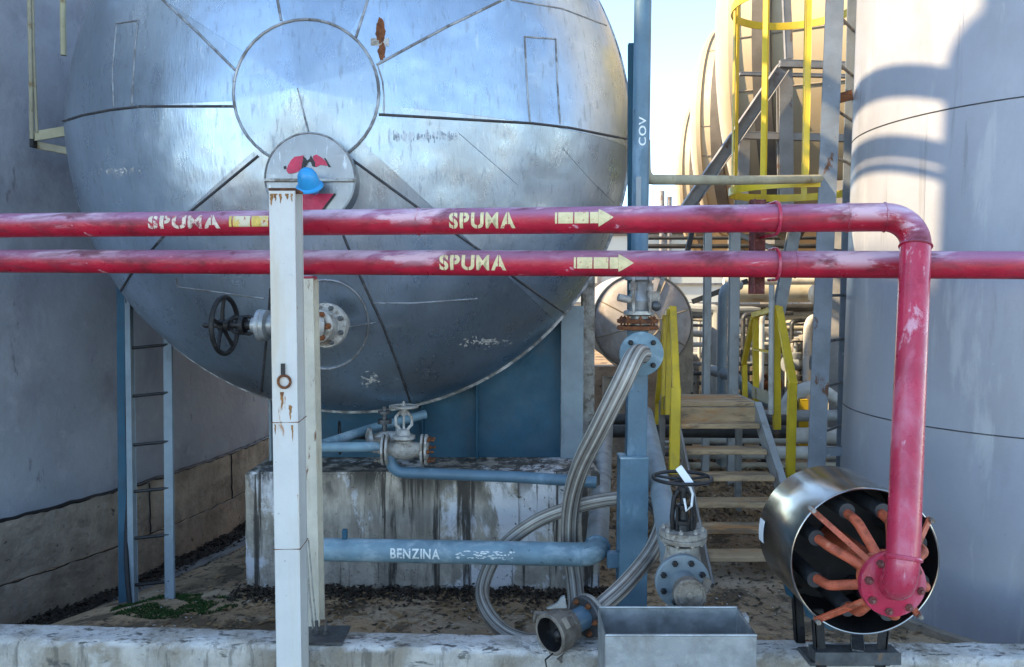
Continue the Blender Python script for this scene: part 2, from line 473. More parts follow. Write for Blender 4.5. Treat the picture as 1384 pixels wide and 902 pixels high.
def tag(o, label=None, cat=None, group=None, kind=None):
    if label: o['label'] = label
    if cat: o['category'] = cat
    if group: o['group'] = group
    if kind: o['kind'] = kind
    return o

def thing(name, loc, label, cat, group=None):
    o = bpy.data.objects.new(name, None); COL.objects.link(o); o.location = V(loc); o.empty_display_size = .1
    OFF[o.name] = V(loc)
    return tag(o, label, cat, group)

def bolts(parent, c, axis, rad, n, size, length, m='steel_dark', ph=0.0, name='bolt'):
    """hex bolt heads round a flange, every one an object sharing one mesh"""
    a, u, w = frame(axis); c = V(c)
    b = MB(); b.lathe([(-length, size * .55), (0, size * .55), (0, size), (size * .8, size), (size, size * .75)], (0, 0, 0), axis, 6)
    b.lathe([(size * .8, size * .5), (size * (3.2 if length == .05 else 1.7), size * .5)], (0, 0, 0), axis, 8)
    me = None
    for i in range(n):
        an = 2 * math.pi * i / n + ph; p = c + (u * math.cos(an) + w * math.sin(an)) * rad
        if me is None:
            me = bpy.data.meshes.new(name)
            bmesh.ops.recalc_face_normals(b.bm, faces=b.bm.faces[:])
            b.bm.to_mesh(me); b.bm.free(); me.materials.append(MAT[m])
        o = bpy.data.objects.new(name, me); COL.objects.link(o); o.parent = parent; o.location = p - OFF[parent.name]
        OFF[o.name] = OFF[parent.name]

def arc(p, t0, t1, r, n=8):
    """fillet points at corner p between direction t0 (incoming) and t1 (outgoing)"""
    t0, t1 = V(t0).normalized(), V(t1).normalized()
    half = math.acos(max(-1, min(1, t0.dot(t1)))) / 2
    d = r * math.tan(half)
    a = V(p) - t0 * d; b = V(p) + t1 * d
    bis = (t1 - t0).normalized(); c = V(p) + bis * (r / math.cos(half))
    out = []
    for i in range(n + 1):
        k = i / n; ang = 2 * half * k
        va = (a - c); ax = t0.cross(t1).normalized()
        out.append(c + Matrix.Rotation(ang, 3, ax) @ va)
    return out

def path(pts, r, n=8):
    """polyline with rounded corners"""
    pts = [V(p) for p in pts]; out = [pts[0]]
    for i in range(1, len(pts) - 1):
        t0 = pts[i] - pts[i - 1]; t1 = pts[i + 1] - pts[i]
        rr = r if not isinstance(r, (list, tuple)) else r[i - 1]
        if t0.normalized().dot(t1.normalized()) > .9995: out.append(pts[i])
        else: out += arc(pts[i], t0, t1, rr, n)
    out.append(pts[-1])
    return out

def catmull(pts, n=8):
    pts = [V(p) for p in pts]; q = [pts[0] * 2 - pts[1]] + pts + [pts[-1] * 2 - pts[-2]]; out = []
    for i in range(1, len(q) - 2):
        for k in range(n):
            t = k / n; a, b, c, d = q[i - 1], q[i], q[i + 1], q[i + 2]
            out.append(.5 * ((2 * b) + (c - a) * t + (2 * a - 5 * b + 4 * c - d) * t * t + (3 * b - a - 3 * c + d) * t ** 3))
    out.append(pts[-1]); return out

def text_bm(body, h, bold=.0, xs=1.0, cut=None):
    """flat lettering as a bmesh in XY, height h, starting at x=0, baseline y=0"""
    cu = bpy.data.curves.new('t', 'FONT'); cu.body = body; cu.size = h / .72; cu.offset = bold; cu.space_character = 1.12
    o = bpy.data.objects.new('t', cu); COL.objects.link(o)
    dg = bpy.context.evaluated_depsgraph_get(); dg.update()
    me = bpy.data.meshes.new_from_object(o.evaluated_get(dg))
    b = bmesh.new(); b.from_mesh(me)
    bpy.data.objects.remove(o); bpy.data.curves.remove(cu); bpy.data.meshes.remove(me)
    x0 = min(v.co.x for v in b.verts)
    for v in b.verts: v.co.x = (v.co.x - x0) * xs
    return b

def slit(b, x, w, y0=-9, y1=9):
    """stencil bridge: remove a vertical strip at x"""
    for xx in (x - w / 2, x + w / 2):
        bmesh.ops.bisect_plane(b, geom=b.verts[:] + b.edges[:] + b.faces[:], plane_co=(xx, 0, 0), plane_no=(1, 0, 0))
    dele = [f for f in b.faces if abs(f.calc_center_median().x - x) < w / 2 * .98 and y0 < f.calc_center_median().y < y1]
    bmesh.ops.delete(b, geom=dele, context='FACES')

def wrap(b, p0, p1, r, along, v0, lift=.0015, flip=1, face=(0, -1, 0), step=.008, thick=0):
    """bend a flat bmesh (x along, y around) on to the pipe p0->p1"""
    p0, p1 = V(p0), V(p1); a = (p1 - p0).normalized(); f = V(face); f = (f - a * f.dot(a)).normalized(); c = a.cross(f) * -1
    if c.z < 0 and abs(c.z) > .3: c = -c
    ys = [v.co.y for v in b.verts]; y = min(ys)
    while y < max(ys):
        bmesh.ops.bisect_plane(b, geom=b.verts[:] + b.edges[:] + b.faces[:], plane_co=(0, y, 0), plane_no=(0, 1, 0)); y += step
    for v in b.verts:
        ph = (v.co.y + v0) / r
        v.co = p0 + a * (along + v.co.x) + (f * math.cos(ph) + c * math.sin(ph)) * (r + lift)
    m = MB(); m.bm.free(); m.bm = b
    return m

mat('yard_paving', (.44, .41, .37), .15, 1.5, .9, 0, [((.22, .20, .18), .8, .5, .68, one, .95, 0, [('k', .7)])], .2, 20)

mat('pale_blocker_paint', (.66, .67, .68), .06, .9, .5, 0, [((.5, .5, .5), 1.5, .5, .7, (1, 1, .3), .6, 0, [('k', .4)])])  # coat of the shade casters added out of view
# =================================================================== SETTING
LC = V((-13.1, 10.84, 0)); LR = 10.0            # left tank centre and radius
def gz(x, y):
    d = (V((x, y, 0)) - LC).length - LR
    t = max(0, min(1, d / 2.0)); t = t * t * (3 - 2 * t)
    z = -.66 * (1 - t)
    if 3 < y < 16 and -6 < x < 8:
        z += .03 * noise.noise(V((x * 1.7, y * 1.7, 0))) + .016 * noise.noise(V((x * 5, y * 5, 3))) + .008 * noise.noise(V((x * 13, y * 13, 5)))
    return z

def axis_vals(c0, c1, step, far):
    a = []; x = c0
    while x <= c1 + 1e-6: a.append(x); x += step
    g = step; x = c1
    while x < far: g *= 1.35; x += g; a.append(x)
    g = step; x = c0; l = []
    while x > -far: g *= 1.35; x -= g; l.append(x)
    return l[::-1] + a
b = MB(); xs = axis_vals(-5, 4, .05, 600); ys = axis_vals(3.8, 10, .05, 600)
grid = [[b.bm.verts.new((x, y, gz(x, y))) for y in ys] for x in xs]
for i in range(len(xs) - 1):
    for j in range(len(ys) - 1):
        b.bm.faces.new((grid[i][j], grid[i + 1][j], grid[i + 1][j + 1], grid[i][j + 1]))
tag(b.obj('ground', 'dirt', sharp=180), kind='structure')

b = MB(); ye = lambda x: min(3.60, 3.60 - .045 * x)
b.bm.faces.new([b.bm.verts.new(q) for q in ((-3.4, -60, .012), (60, -60, .012), (60, 3.2, .012), (6, 3.36, .012), (-3.4, 3.7, .012))])
tag(b.obj('paved_yard', 'yard_paving'), kind='structure')
# cement gutter apron along the left tank (a thin slab lying on the slope)
b = MB(); A = []
for i in range(40):
    an = R_(-40 + i * 1.6); row = []
    for k in range(9):
        r = LR + .05 + k * .125
        p = LC + V((math.cos(an), math.sin(an), 0)) * r
        row.append(b.bm.verts.new((p.x, p.y, gz(p.x, p.y) + .012 + .006 * noise.noise(p * 3))))
    A.append(row)
for i in range(39):
    for k in range(8): b.bm.faces.new((A[i][k], A[i + 1][k], A[i + 1][k + 1], A[i][k + 1]))
tag(b.obj('gutter_apron', 'cement_apron', sharp=180), kind='structure')

# ------------------------------------------------------------------ dike wall
def wall_y(x): return 3.69 - .045 * x
b = MB(); secs = []
prof = [(0, -1.0), (0, .0), (0, .30), (-.002, .40), (.012, .432), (.05, .44), (.11, .437), (.17, .44), (.20, .43), (.215, .40), (.215, 0), (.215, -1.0)]
n = 260
for i in range(n + 1):
    x = -7 + 13.0 * i / n; row = []
    for k, (dy, z) in enumerate(prof):
        nn = noise.noise(V((x * 2.3, dy * 9, z * 6))) * .010 + noise.noise(V((x * 13, dy * 30, z * 20))) * .006
        if k < 2 or k > 9: nn *= .3
        row.append(b.bm.verts.new((x, wall_y(x) + dy + nn * .8, z + (nn if z > .2 else 0))))
    secs.append(row)
for A, B in zip(secs, secs[1:]):
    for k in range(len(prof) - 1): b.bm.faces.new((A[k], B[k], B[k + 1], A[k + 1]))
tag(b.obj('dike_wall', 'kerb_concrete', org=(0, 3.69, 0), sharp=60), 'low weathered concrete wall along the bottom edge, white and grey patches', 'low wall')

# ------------------------------------------------------------------ left tank
t = thing('storage_tank', LC + V((0, 0, -.9)), 'huge shaded blue grey tank wall on the left above concrete base courses', 'storage tank')
def ringwall(m, R, z0, z1, name, parent, c=LC, seg=220, R1=None):
    bb = MB(); bb.lathe([(z0, R), (z1, R if R1 is None else R1)], V((c.x, c.y, 0)), (0, 0, 1), seg); return bb.obj(name, m, parent)
b = MB()
for i in range(181):
    an = R_(-90 + i); row = []
    for z in (.24, .30, 1, 1.6, 2.2, 2.8, 3.4, 4, 4.6, 5.2):
        row.append(b.bm.verts.new(LC + V((math.cos(an), math.sin(an), 0)) * LR + V((0, 0, z))))
    if i:
        for k in range(9): b.bm.faces.new((pr[k], row[k], row[k + 1], pr[k + 1]))
    pr = row
b.obj('shell', 'left_tank_plaster', t)
b = MB(); b.lathe([(5.18, LR + .04), (5.24, LR + .04), (5.6, LR * .5), (5.8, 0)], V((LC.x, LC.y, 0)), (0, 0, 1), 160); b.obj('roof', 'cream_cladding', t)
def rough_ring(name, z0, z1, R):
    b = MB(); rows = []
    for i in range(620):
        an = R_(-46 + i * .11); row = []
        for z in (z0, z0 + .012, z0 + .05, (z0 + z1) / 2, z1 - .06, z1 - .015, z1, z1):
            q = len(row)
            r = R + (-.03 if q == 0 else 0) + (-.045 if q == 7 else 0)
            p = V((math.cos(an), math.sin(an), 0))
            nz = noise.noise(p * 30 + V((0, 0, z * 3))) * .010 + noise.noise(p * 150 + V((0, 0, z * 14))) * .010
            zz = z + (noise.noise(p * 90) * .016 if q >= 4 else 0)
            row.append(b.bm.verts.new(LC + p * (r + nz) + V((0, 0, zz))))
        if rows:
            for k in range(7): b.bm.faces.new((rows[-1][k], row[k], row[k + 1], rows[-1][k + 1]))
        rows.append(row)
    return b.obj(name, 'base_concrete', t, sharp=50)
rough_ring('base_course', -.95, -.26, LR + .055)
rough_ring('base_course', -.255, .262, LR + .04)
for z, r, m in ((.266, .018, 'black_iron'), (-.262, .010, 'black_iron')):
    b = MB(); pts = []
    for i in range(300):
        an = R_(-40 + i * .21); d = V((math.cos(an), math.sin(an), 0)); pts.append(LC + d * (LR + .028 + .008 * noise.noise(d * 60)) + V((0, 0, z + .012 * noise.noise(d * 90))))
    b.tube(pts, r, 6); b.obj('open_joint', m, t)
for an, z0, z1 in ((-26.5, -.25, .25), (-22.3, -.9, -.27), (-17.5, -.25, .25), (-13.0, -.9, -.27), (-9.5, -.25, .25)):
    d = V((math.cos(R_(an)), math.sin(R_(an)), 0)); b = MB(); b.tube([LC + d * (LR + .042 + .004 * (k % 2)) + V((0, .006 * math.sin(k * 2.1), z0 + (z1 - z0) * k / 8)) for k in range(9)], .007, 6); b.obj('open_joint', 'black_iron', t)
# unseen block added far to the left to keep the yard in shade
pb = thing('shade_block', (-22.7, -1, 0), 'tall pale unseen block added far left to shade the yard', 'building')
b = MB(); b.box((-22.7, -2.70, 13), (1.4, 5.8, 28), bevel=0); b.obj('shade_tower', 'pale_blocker_paint', pb)
b = MB(); b.box((-22.7, 2.25, 10.35), (1.39, 4.1, 22.7), bevel=0); b.obj('shade_wing', 'pale_blocker_paint', pb)
b = MB(); b.box((-22.7, -2.47, 27.2), (1.6, 5.6, .4), bevel=0); b.obj('ledge', 'cream_seam', pb)
b = MB(); b.lathe([(-.7, .8), (10.0, .8), (10.05, .62), (16, .62), (16.3, 0)], (-5.6, 2.72, 0), (0, 0, 1), 48); tag(b.obj('stack', 'pale_blocker_paint', org=(-5.6, 2.72, -.7)), 'slender pale unseen column added to shade the right tank', 'stack')  # unseen column added to set the upright shade edge on the right tank
# unseen pipes added above the view to cast curved shadows on the right tank
for x, z, r, lab in ((-2.0, 6.98, .085, 'thick unseen pipe added above the view to cast a shadow'), (-2.0, 6.56, .062, 'medium unseen pipe added above the view to cast a shadow'), (-1.8, 6.27, .028, 'thin unseen pipe added above the view to cast a shadow')):
    b = MB(); b.tube([(-5.5, 5.5, 5.2), (-5.5, 5.5, z), (-5.5, 3.7, z), (x - .3, 3.7, z), (x, 4.0, z), (x, 6, z), (x, 9.0, z), (x - .3, 9.3, z), (-4.2, 9.3, z), (-4.2, 9.3, 5.2)], r, 14)
    tag(b.obj('shadow_pipe', 'grey_pipe', org=(x, 3.7, z)), lab, 'pipe')

# ------------------------------------------------------------------ big horizontal tank
HX, HZ, HY, HR = -1.175, 3.250, 6.05, 2.033
HK = .54 * HR
tank = thing('horizontal_tank', (HX, HY + 1, .85), 'huge round silver clad tank end with radiating seams, above the concrete plinth', 'storage tank')
def ell(px, py):
    """pixel ray against the ideal ellipsoidal head"""
    d = ray(px, py); o = V((0, 0, EYE)) - V((HX, HY, HZ))
    S = V((1 / HR, 1 / HK, 1 / HR)); o = V((o.x * S.x, o.y * S.y, o.z * S.z)); d2 = V((d.x * S.x, d.y * S.y, d.z * S.z))
    A = d2.dot(d2); B = o.dot(d2); C = o.dot(o) - 1; D = B * B - A * C
    if D < 0: return None
    return V((0, 0, EYE)) + d * ((-B - math.sqrt(D)) / A)
seams = {
    'A': [(318, 95), (270, 47), (220, 0), (205, -16)],
    'B': [(316, 144), (192, 144), (149, 149), (112, 156), (87, 164)],
    'C': [(349, 211), (258, 286), (220, 321), (177, 371), (164, 393)],
    'T': [(380, 28), (375, 0), (372, -18)],
    'D': [(481, 51), (497, 0), (503, -20)],
    'E': [(509, 88), (560, 60), (605, 36), (680, 0), (720, -20)],
    'F': [(512, 155), (600, 160), (720, 167), (770, 173), (846, 188)],
    'G': [(476, 216), (569, 284), (645, 336), (700, 379), (761, 422)],
    'H': [(464, 318), (486, 372), (517, 439), (540, 500), (555, 545)],
    'I': [(366, 390), (362, 440), (356, 500), (353, 536)],
}
gang = []
for k in 'ABCTDEFGHI':
    pts = [ell(*p) for p in seams[k]]; pts = [p for p in pts if p is not None]
    m = pts[len(pts) // 2] - V((HX, HY, HZ)); gang.append(math.atan2(m.z, m.x) % (2 * math.pi))
gang.sort()
def gore(phi):
    phi %= 2 * math.pi
    for i in range(len(gang)):
        a = gang[i]; c = gang[(i + 1) % len(gang)]
        if i == len(gang) - 1:
            c += 2 * math.pi
            if phi < a: phi += 2 * math.pi
        if a <= phi <= c: return a, c
    return gang[-1], gang[0] + 2 * math.pi
def headpt(th, phi):
    r = math.sin(th); y = -HK * math.cos(th)
    x, z = r * HR * math.cos(phi), r * HR * math.sin(phi)
    a, c = gore(phi); ph = phi % (2 * math.pi)
    if ph < a: ph += 2 * math.pi
    k = (ph - a) / (c - a)
    # a gore is rolled flat sheet: pull it toward the chord between its two seams
    hw = (c - a) / 2; chord = math.cos(hw) / math.cos(ph - (a + c) / 2)
    wgt = .60 * max(0, 1 - r ** 6)
    s = 1 - wgt * (1 - chord) * 1.25
    return V((HX + x * s, HY + y, HZ + z * s))
NT, NP = 64, 256
b = MB(); rings = []
for i in range(1, NT + 1):
    th = math.pi / 2 * i / NT
    rings.append([b.bm.verts.new(headpt(th, 2 * math.pi * k / NP)) for k in range(NP)])
c0 = b.bm.verts.new((HX, HY - HK, HZ))
for k in range(NP): b.bm.faces.new((c0, rings[0][k], rings[0][(k + 1) % NP]))
for A, B in zip(rings, rings[1:]):
    for k in range(NP):
        j = (k + 1) % NP; b.bm.faces.new((A[k], A[j], B[j], B[k]))
b.bm.normal_update()
bvh = BVHTree.FromBMesh(b.bm)
b.bm.free()
def gore_sheet(a, c):
    m = MB(); n = max(6, int((c - a) / (2 * math.pi) * 230)); rows = []
    for i in range(NT + 1):
        th = .06 + (math.pi / 2 - .06) * i / NT
        rows.append([m.bm.verts.new(headpt(th, a + .0005 + (c - a - .001) * k / n)) for k in range(n + 1)])
    for A, B in zip(rows, rows[1:]):
        for k in range(n): m.bm.faces.new((A[k], A[k + 1], B[k + 1], B[k]))
    return m.obj('cladding_sheet', 'tank_cladding', tank, sharp=60)
for i in range(len(gang)):
    c = gang[(i + 1) % len(gang)] + (2 * math.pi if i == len(gang) - 1 else 0)
    if c - gang[i] > .02: gore_sheet(gang[i], c)
def hit(px, py):
    o = V((0, 0, EYE)); r = bvh.ray_cast(o, ray(px, py), 30)
    if r[0] is None: return None, None
    n = r[1]
    if n.dot(ray(px, py)) > 0: n = -n
    return r[0], n
def bead(name, pix, r, m='seam_metal', sub=6, lift=.2, parent=tank, closed=False, rivets=True):
    pts = []
    for i in range(len(pix) - (0 if closed else 1)):
        a = pix[i]; c = pix[(i + 1) % len(pix)]
        for k in range(sub): pts.append((a[0] + (c[0] - a[0]) * k / sub, a[1] + (c[1] - a[1]) * k / sub))
    if not closed: pts.append(pix[-1])
    w = []; ns = []
    for p in pts:
        h, nn = hit(*p)
        if h is None:
            continue
        w.append(h + nn * (r * lift)); ns.append(nn)
    if len(w) < 3: return
    bb = MB(); bb.tube(w, r, 8, closed)
    if rivets:
        acc = 0
        for i in range(1, len(w)):
            acc += (w[i] - w[i - 1]).length
            if acc > .16:
                acc = 0; bb.ball(w[i] + ns[i] * r * .9, r * .75, seg=6)
    return bb.obj(name, m, parent)
for k, s in seams.items():
    bead('seam_bead', s, .0085, 'seam_metal' if k in 'ADET' else 'seam_dark')
def pcirc(cx, cy, rx, ry=None, n=40, a0=0, a1=360):
    ry = rx if ry is None else ry
    return [(cx + rx * math.cos(R_(a0 + (a1 - a0) * i / n)), cy + ry * math.sin(R_(a0 + (a1 - a0) * i / n))) for i in range(n + (0 if a1 - a0 >= 360 else 1))]
# crown cap: a flat sheet rolled to a shallow cone
edge = pcirc(414, 126, 98, 99, 120)
ap, an_ = hit(404, 121); ap = ap + V((0, -1, 0)) * .034
b = MB(); rr = []
for i in range(1, 13):
    f = i / 12; row = []
    for e in edge:
        h, nn = hit(*e); q = h + nn * .006
        row.append(b.bm.verts.new(ap + (q - ap) * f))
    rr.append(row)
cv = b.bm.verts.new(ap); N = len(edge)
for k in range(N): b.bm.faces.new((cv, rr[0][k], rr[0][(k + 1) % N]))
for A, B in zip(rr, rr[1:]):
    for k in range(N):
        j = (k + 1) % N; b.bm.faces.new((A[k], A[j], B[j], B[k]))
b.obj('crown_cap', 'tank_cap_cladding', tank, sharp=80)
bead('seam_bead', edge[::3], .009, 'seam_metal', 3, .8, closed=True)
# lapped joint running down the cap from its tip
h1 = hit(418, 182)[0] + V((0, -.022, 0))
b = MB(); b.tube([ap, ap.lerp(h1, .5), h1], .004, 6); b.obj('cap_lap_joint', 'seam_metal', tank)
# inspection patches and half seams
bead('patch_frame', [(154, 145), (152, 96), (158, 32), (187, 28), (183, 60), (178, 144)], .005, 'seam_metal', 6)
bead('patch_frame', [(716, 165), (712, 110), (709, 50), (751, 53), (753, 110), (757, 168)], .006, 'seam_metal', 6)
for s in ([(505, 410), (560, 410), (645, 404)], [(238, 376), (241, 388), (300, 396), (357, 404)], [(690, 0), (760, 12), (828, 38)]):
    bead('half_seam', s, .005, 'seam_metal', 8)
bead('patch_frame', [(511, 90), (517, 110), (519, 130), (519, 154)], .005, 'seam_metal', 6)
for s in ([(620, 180), (660, 215), (700, 250)], [(760, 200), (800, 245), (835, 280)]):
    bead('crease', s, .0022, 'tank_cladding', 6, rivets=False)
# decals sitting on the sheet: rust run and scrubbed-off paint
def patch(name, poly, m, lift=.003, parent=tank, n=5):
    """a paint or rust mark: polygon in photo pixels laid on the head"""
    cx = sum(p[0] for p in poly) / len(poly); cy = sum(p[1] for p in poly) / len(poly)
    bb = MB(); rows = []
    for f in [i / n for i in range(1, n + 1)]:
        row = []
        for p in poly:
            h, nn = hit(cx + (p[0] - cx) * f, cy + (p[1] - cy) * f)
            row.append(bb.bm.verts.new(h + nn * lift))
        rows.append(row)
    h, nn = hit(cx, cy); c = bb.bm.verts.new(h + nn * lift); q = len(poly)
    for k in range(q): bb.bm.faces.new((c, rows[0][k], rows[0][(k + 1) % q]))
    for A, B in zip(rows, rows[1:]):
        for k in range(q): bb.bm.faces.new((A[k], A[(k + 1) % q], B[(k + 1) % q], B[k]))
    return bb.obj(name, m, parent)
def ragged(cx, cy, rx, ry, n=26, j=.35, seed=1):
    rnd = random.Random(seed); return [(cx + rx * math.cos(2 * math.pi * i / n) * (1 - j * rnd.random()), cy + ry * math.sin(2 * math.pi * i / n) * (1 - j * rnd.random())) for i in range(n)]
patch('rust_run', ragged(514, 42, 8, 20, seed=3), 'rust')
patch('rust_run', ragged(516, 70, 6, 14, seed=5), 'rust')
patch('paint_remnant', [(501, 52), (526, 52), (526, 63), (501, 62)], 'valve_white', .002)
def splat(cx, cy, w, h, n, seed, m):
    rnd = random.Random(seed); bb = MB()
    for i in range(n):
        px = cx + rnd.gauss(0, w); py = cy + rnd.gauss(0, h); hh, nn = hit(px, py)
        if hh is None: continue
        a, u, w2 = frame(nn); L = rnd.uniform(.006, .02); W = rnd.uniform(.002, .005); an = rnd.uniform(0, 6.28)
        d = u * math.cos(an) + w2 * math.sin(an); e = a.cross(d); q = hh + nn * .003
        bb.bm.faces.new([bb.bm.verts.new(q + d * x * L + e * y * W) for x, y in ((-1, 0), (0, -1), (1, .2), (.1, 1))])
    return bb.obj('paint_splash', m, tank)
splat(500, 512, 5.5, 5, 46, 4, 'white_paint')
splat(655, 462, 16, 2.6, 70, 8, 'white_paint')
splat(160, 232, 14, 3, 46, 10, 'white_paint')
# faded ghost lettering, unreadable scrub marks
rnd = random.Random(5); bb = MB()
for i in range(58):
    px = 532 + i * 1.5 + rnd.uniform(-.5, .5); py = 184 + rnd.uniform(-1, 1); hh, nn = hit(px, py); L = rnd.choice((.012, .02, .03)); 
    c = hh + nn * .0025 + V((0, 0, rnd.choice((-.008, 0, .008))))
    if i % 7 == 6: continue
    bb.bm.faces.new([bb.bm.verts.new(c + V((x * .0025, 0, y * L))) for x, y in ((-1, -1), (1, -1), (1, 1), (-1, 1))])
bb.obj('ghost_lettering', 'ghost_ink', tank)
# rim and shell
b = MB(); b.hoop((HX, HY + .02, HZ), (0, 1, 0), HR + .012, .07, .02, 160); b.obj('rim_band', 'seam_metal', tank)
b = MB(); L = 2.45
prof = [(0.03, HR + .002), (.34, HR + .002), (.345, HR + .012), (.40, HR + .012), (.405, HR + .002), (1.2, HR + .002), (1.205, HR + .012), (1.26, HR + .012), (1.265, HR), (L, HR)]
prof += [(L + .5 * HR * math.sin(R_(a)), HR * math.cos(R_(a))) for a in range(8, 90, 8)] + [(L + .5 * HR, 0)]
b.lathe(prof, (HX, HY, HZ), (0, 1, 0), 160, cap=False); b.obj('shell', 'tank_cladding', tank)
# saddle: web plates, stiffener ribs
def tank_z(x, y=HY):
    d = HR + .004; dx = x - HX
    return HZ - math.sqrt(max(0, d * d - dx * dx))
x0, x1 = -1.80, .375
b = MB(); poly = [(x0, HY + .16, .83)] + [(x0 + (x1 - x0) * i / 24, HY + .16, tank_z(x0 + (x1 - x0) * i / 24) - .004) for i in range(25)] + [(x1, HY + .16, .83)]
b.prism(poly, (0, .014, 0)); b.obj('saddle_web', 'deep_blue_paint', tank)
for px in (572, 645):
    p = P(px, 600, HY + .1); b = MB(); b.box((p.x, HY + .10, (.83 + tank_z(p.x)) / 2), (.014, .115, tank_z(p.x) - .83 - .01)); b.obj('saddle_rib', 'deep_blue_paint', tank)
b = MB(); zt = tank_z(.38); b.box((.455, HY + .09, (.83 + tank_z(.45)) / 2 - .01), (.17, .012, tank_z(.45) - .86), bevel=.002)
b.box((.376, HY + .17, (.83 + zt) / 2 - .01), (.012, .15, zt - .86), bevel=.002); b.obj('saddle_end_plate', 'grey_blue_paint', tank)  # plate coated lighter than the web, standing in for light reflected on it
b = MB(); b.box((.60, HY + .4, (.83 + tank_z(.60)) / 2), (.10, .12, tank_z(.6) - .85)); b.obj('saddle_strut', 'cast_grey', tank)
b = MB(); b.box((x0 - .01, HY + .09, (.83 + tank_z(x0)) / 2), (.02, .2, tank_z(x0) - .84)); b.obj('saddle_rib', 'grey_blue_paint', tank)
# manway cover with the torn diamond sticker
dc = P(420, 242, 4.86); dr = 60 * 4.86 / F
cov = MB(); cov.lathe([(-.02, dr), (.40, dr)], dc, (0, 1, 0), 64, cap=False); cov.lathe([(0, 0), (0.0, dr * .5), (.003, dr)], dc + V((0, -.021, 0)), (0, 1, 0), 64, cap=False)
man = cov.obj('manway_cover', 'cover_sheet', tank)
b = MB(); b.torus(dc + V((0, -.018, 0)), (0, 1, 0), dr, .006, 64, 8); b.obj('cover_edge', 'seam_metal', man)
b = MB(); b.box(dc + V((0, -.034, -.012)), (dr * 2.02, .012, .018), bevel=.003); b.obj('cover_strap', 'valve_white', man)
FY = dc.y - .026
def flat(name, pix, m, y=FY, th=.0015):
    bb = MB(); bb.prism([P(px, py, y) for px, py in pix], (0, th, 0)); return bb.obj(name, m, man)
flat('sticker_remnant', [(387, 231), (389, 224), (393, 217), (398, 212), (406, 211), (411, 210), (409, 216), (408, 224), (405, 231), (398, 234), (390, 235)], 'sticker_red')
flat('sticker_remnant', [(423, 211), (428, 209), (436, 214), (441, 219), (445, 225), (440, 224), (433, 223), (427, 226), (424, 222)], 'sticker_red')
flat('sticker_remnant', [(406, 258), (428, 262), (452, 262), (441, 275), (430, 290), (406, 292)], 'sticker_red')
flat('sticker_edge', [(452, 261), (454, 263), (433, 291), (430, 290)], 'sticker_black', FY - .0006)
flat('sticker_edge', [(438, 214), (440, 214), (447, 226), (444, 226)], 'sticker_black', FY - .0006)
flat('sticker_flame', [(410, 216), (409, 211), (413, 214), (415, 217), (418, 215), (420, 210), (423, 215), (426, 220), (426, 226), (422, 225), (420, 219), (417, 219), (413, 225), (410, 232), (407, 230), (408, 222)], 'sticker_black', FY - .0008)
flat('sticker_edge', [(383, 226), (386, 224), (387, 228), (384, 229)], 'sticker_black')
# blue domed plug
kb = P(419, 254, 4.70); ax = V((-.05, -.62, .78))
k = MB(); k.lathe([(0, .0), (0, .070), (.006, .078), (.014, .076), (.022, .062), (.05, .060), (.085, .054), (.108, .040), (.122, .020), (.126, 0)], kb, ax, 32)
k.cyl(kb, kb + V((0, .10, -.0)), .03)
tag(k.obj('blue_plug', 'blue_plastic', org=kb), 'bright blue domed plastic plug on the torn red sticker of the round cover', 'plug')

# ------------------------------------------------------------------ plinth
b = MB(); px0, px1 = -1.885, .62
bm2 = bmesh.new(); bmesh.ops.create_cube(bm2, size=1)
for v in bm2.verts: v.co = V(((px0 + px1) / 2 + v.co.x * (px1 - px0), 6.35 + v.co.y * 1.36, .29 + v.co.z * 1.08))
bmesh.ops.bevel(bm2, geom=bm2.edges[:], offset=.014, segments=2, affect='EDGES')
bmesh.ops.subdivide_edges(bm2, edges=[e for e in bm2.edges if e.calc_length() > .3], cuts=40, use_grid_fill=True)
for v in bm2.verts:
    nn = noise.noise(v.co * 3) * .008 + noise.noise(v.co * 17) * .006; v.co += V((nn * .5, nn, nn * .5))
b.add(bm2); tag(b.obj('plinth', 'plinth_concrete', org=((px0 + px1) / 2, 6.35, -.2), sharp=50), 'stained concrete plinth carrying the blue saddle, streaked black and white', 'plinth')

# ------------------------------------------------------------------ leaning ladder
lad = thing('ladder', P(210, 850, 5.5), 'blue grey steel ladder leaning under the silver tank against the left wall', 'ladder')
LB0, LT0 = P(181, 862, 5.42), P(174, 380, 6.35); RB0, RT0 = P(230, 838, 5.42), P(227, 446, 6.30)
b = MB(); b.bar(LB0, LT0, .035, .06); b.obj('rail', 'grey_blue_paint', lad)
b = MB(); b.bar(RB0, RT0, .058, .022); b.obj('rail', 'grey_blue_paint', lad)
for y in (410, 470, 535, 601, 664, 727, 790):
    f = lambda B, T, yy: B.lerp(T, (1 - 0) * ((yy_b(B) - yy) / (yy_b(B) - yy_b(T))))
    def yy_b(p):
        u = p - V((0, 0, EYE)); return 451 - F * (u.y * ST + u.z * CT) / (u.y * CT - u.z * ST)
    def at(B, T, yy):
        lo, hi = 0., 1.
        for _ in range(30):
            m = (lo + hi) / 2
            if yy_b(B.lerp(T, m)) > yy: lo = m
            else: hi = m
        return B.lerp(T, lo)
    b = MB(); b.cyl(at(LB0, LT0, y + 1), at(RB0, RT0, y - 4), .012, seg=10); b.obj('rung', 'black_iron', lad)
ch = MB(); c0, c1 = P(167, 862, 5.50), P(163, 375, 6.45)
ch.bar(c0, c1, .055, .012); d = (c1 - c0).normalized(); sd = d.cross(V((0, 1, 0))).normalized()
ch.bar(c0 - sd * .026 + V((0, .04, 0)), c1 - sd * .026 + V((0, .04, 0)), .008, .07)
tag(ch.obj('steel_channel', 'deep_blue_paint', org=c0), 'dark blue steel channel leaning just left of the ladder', 'channel')

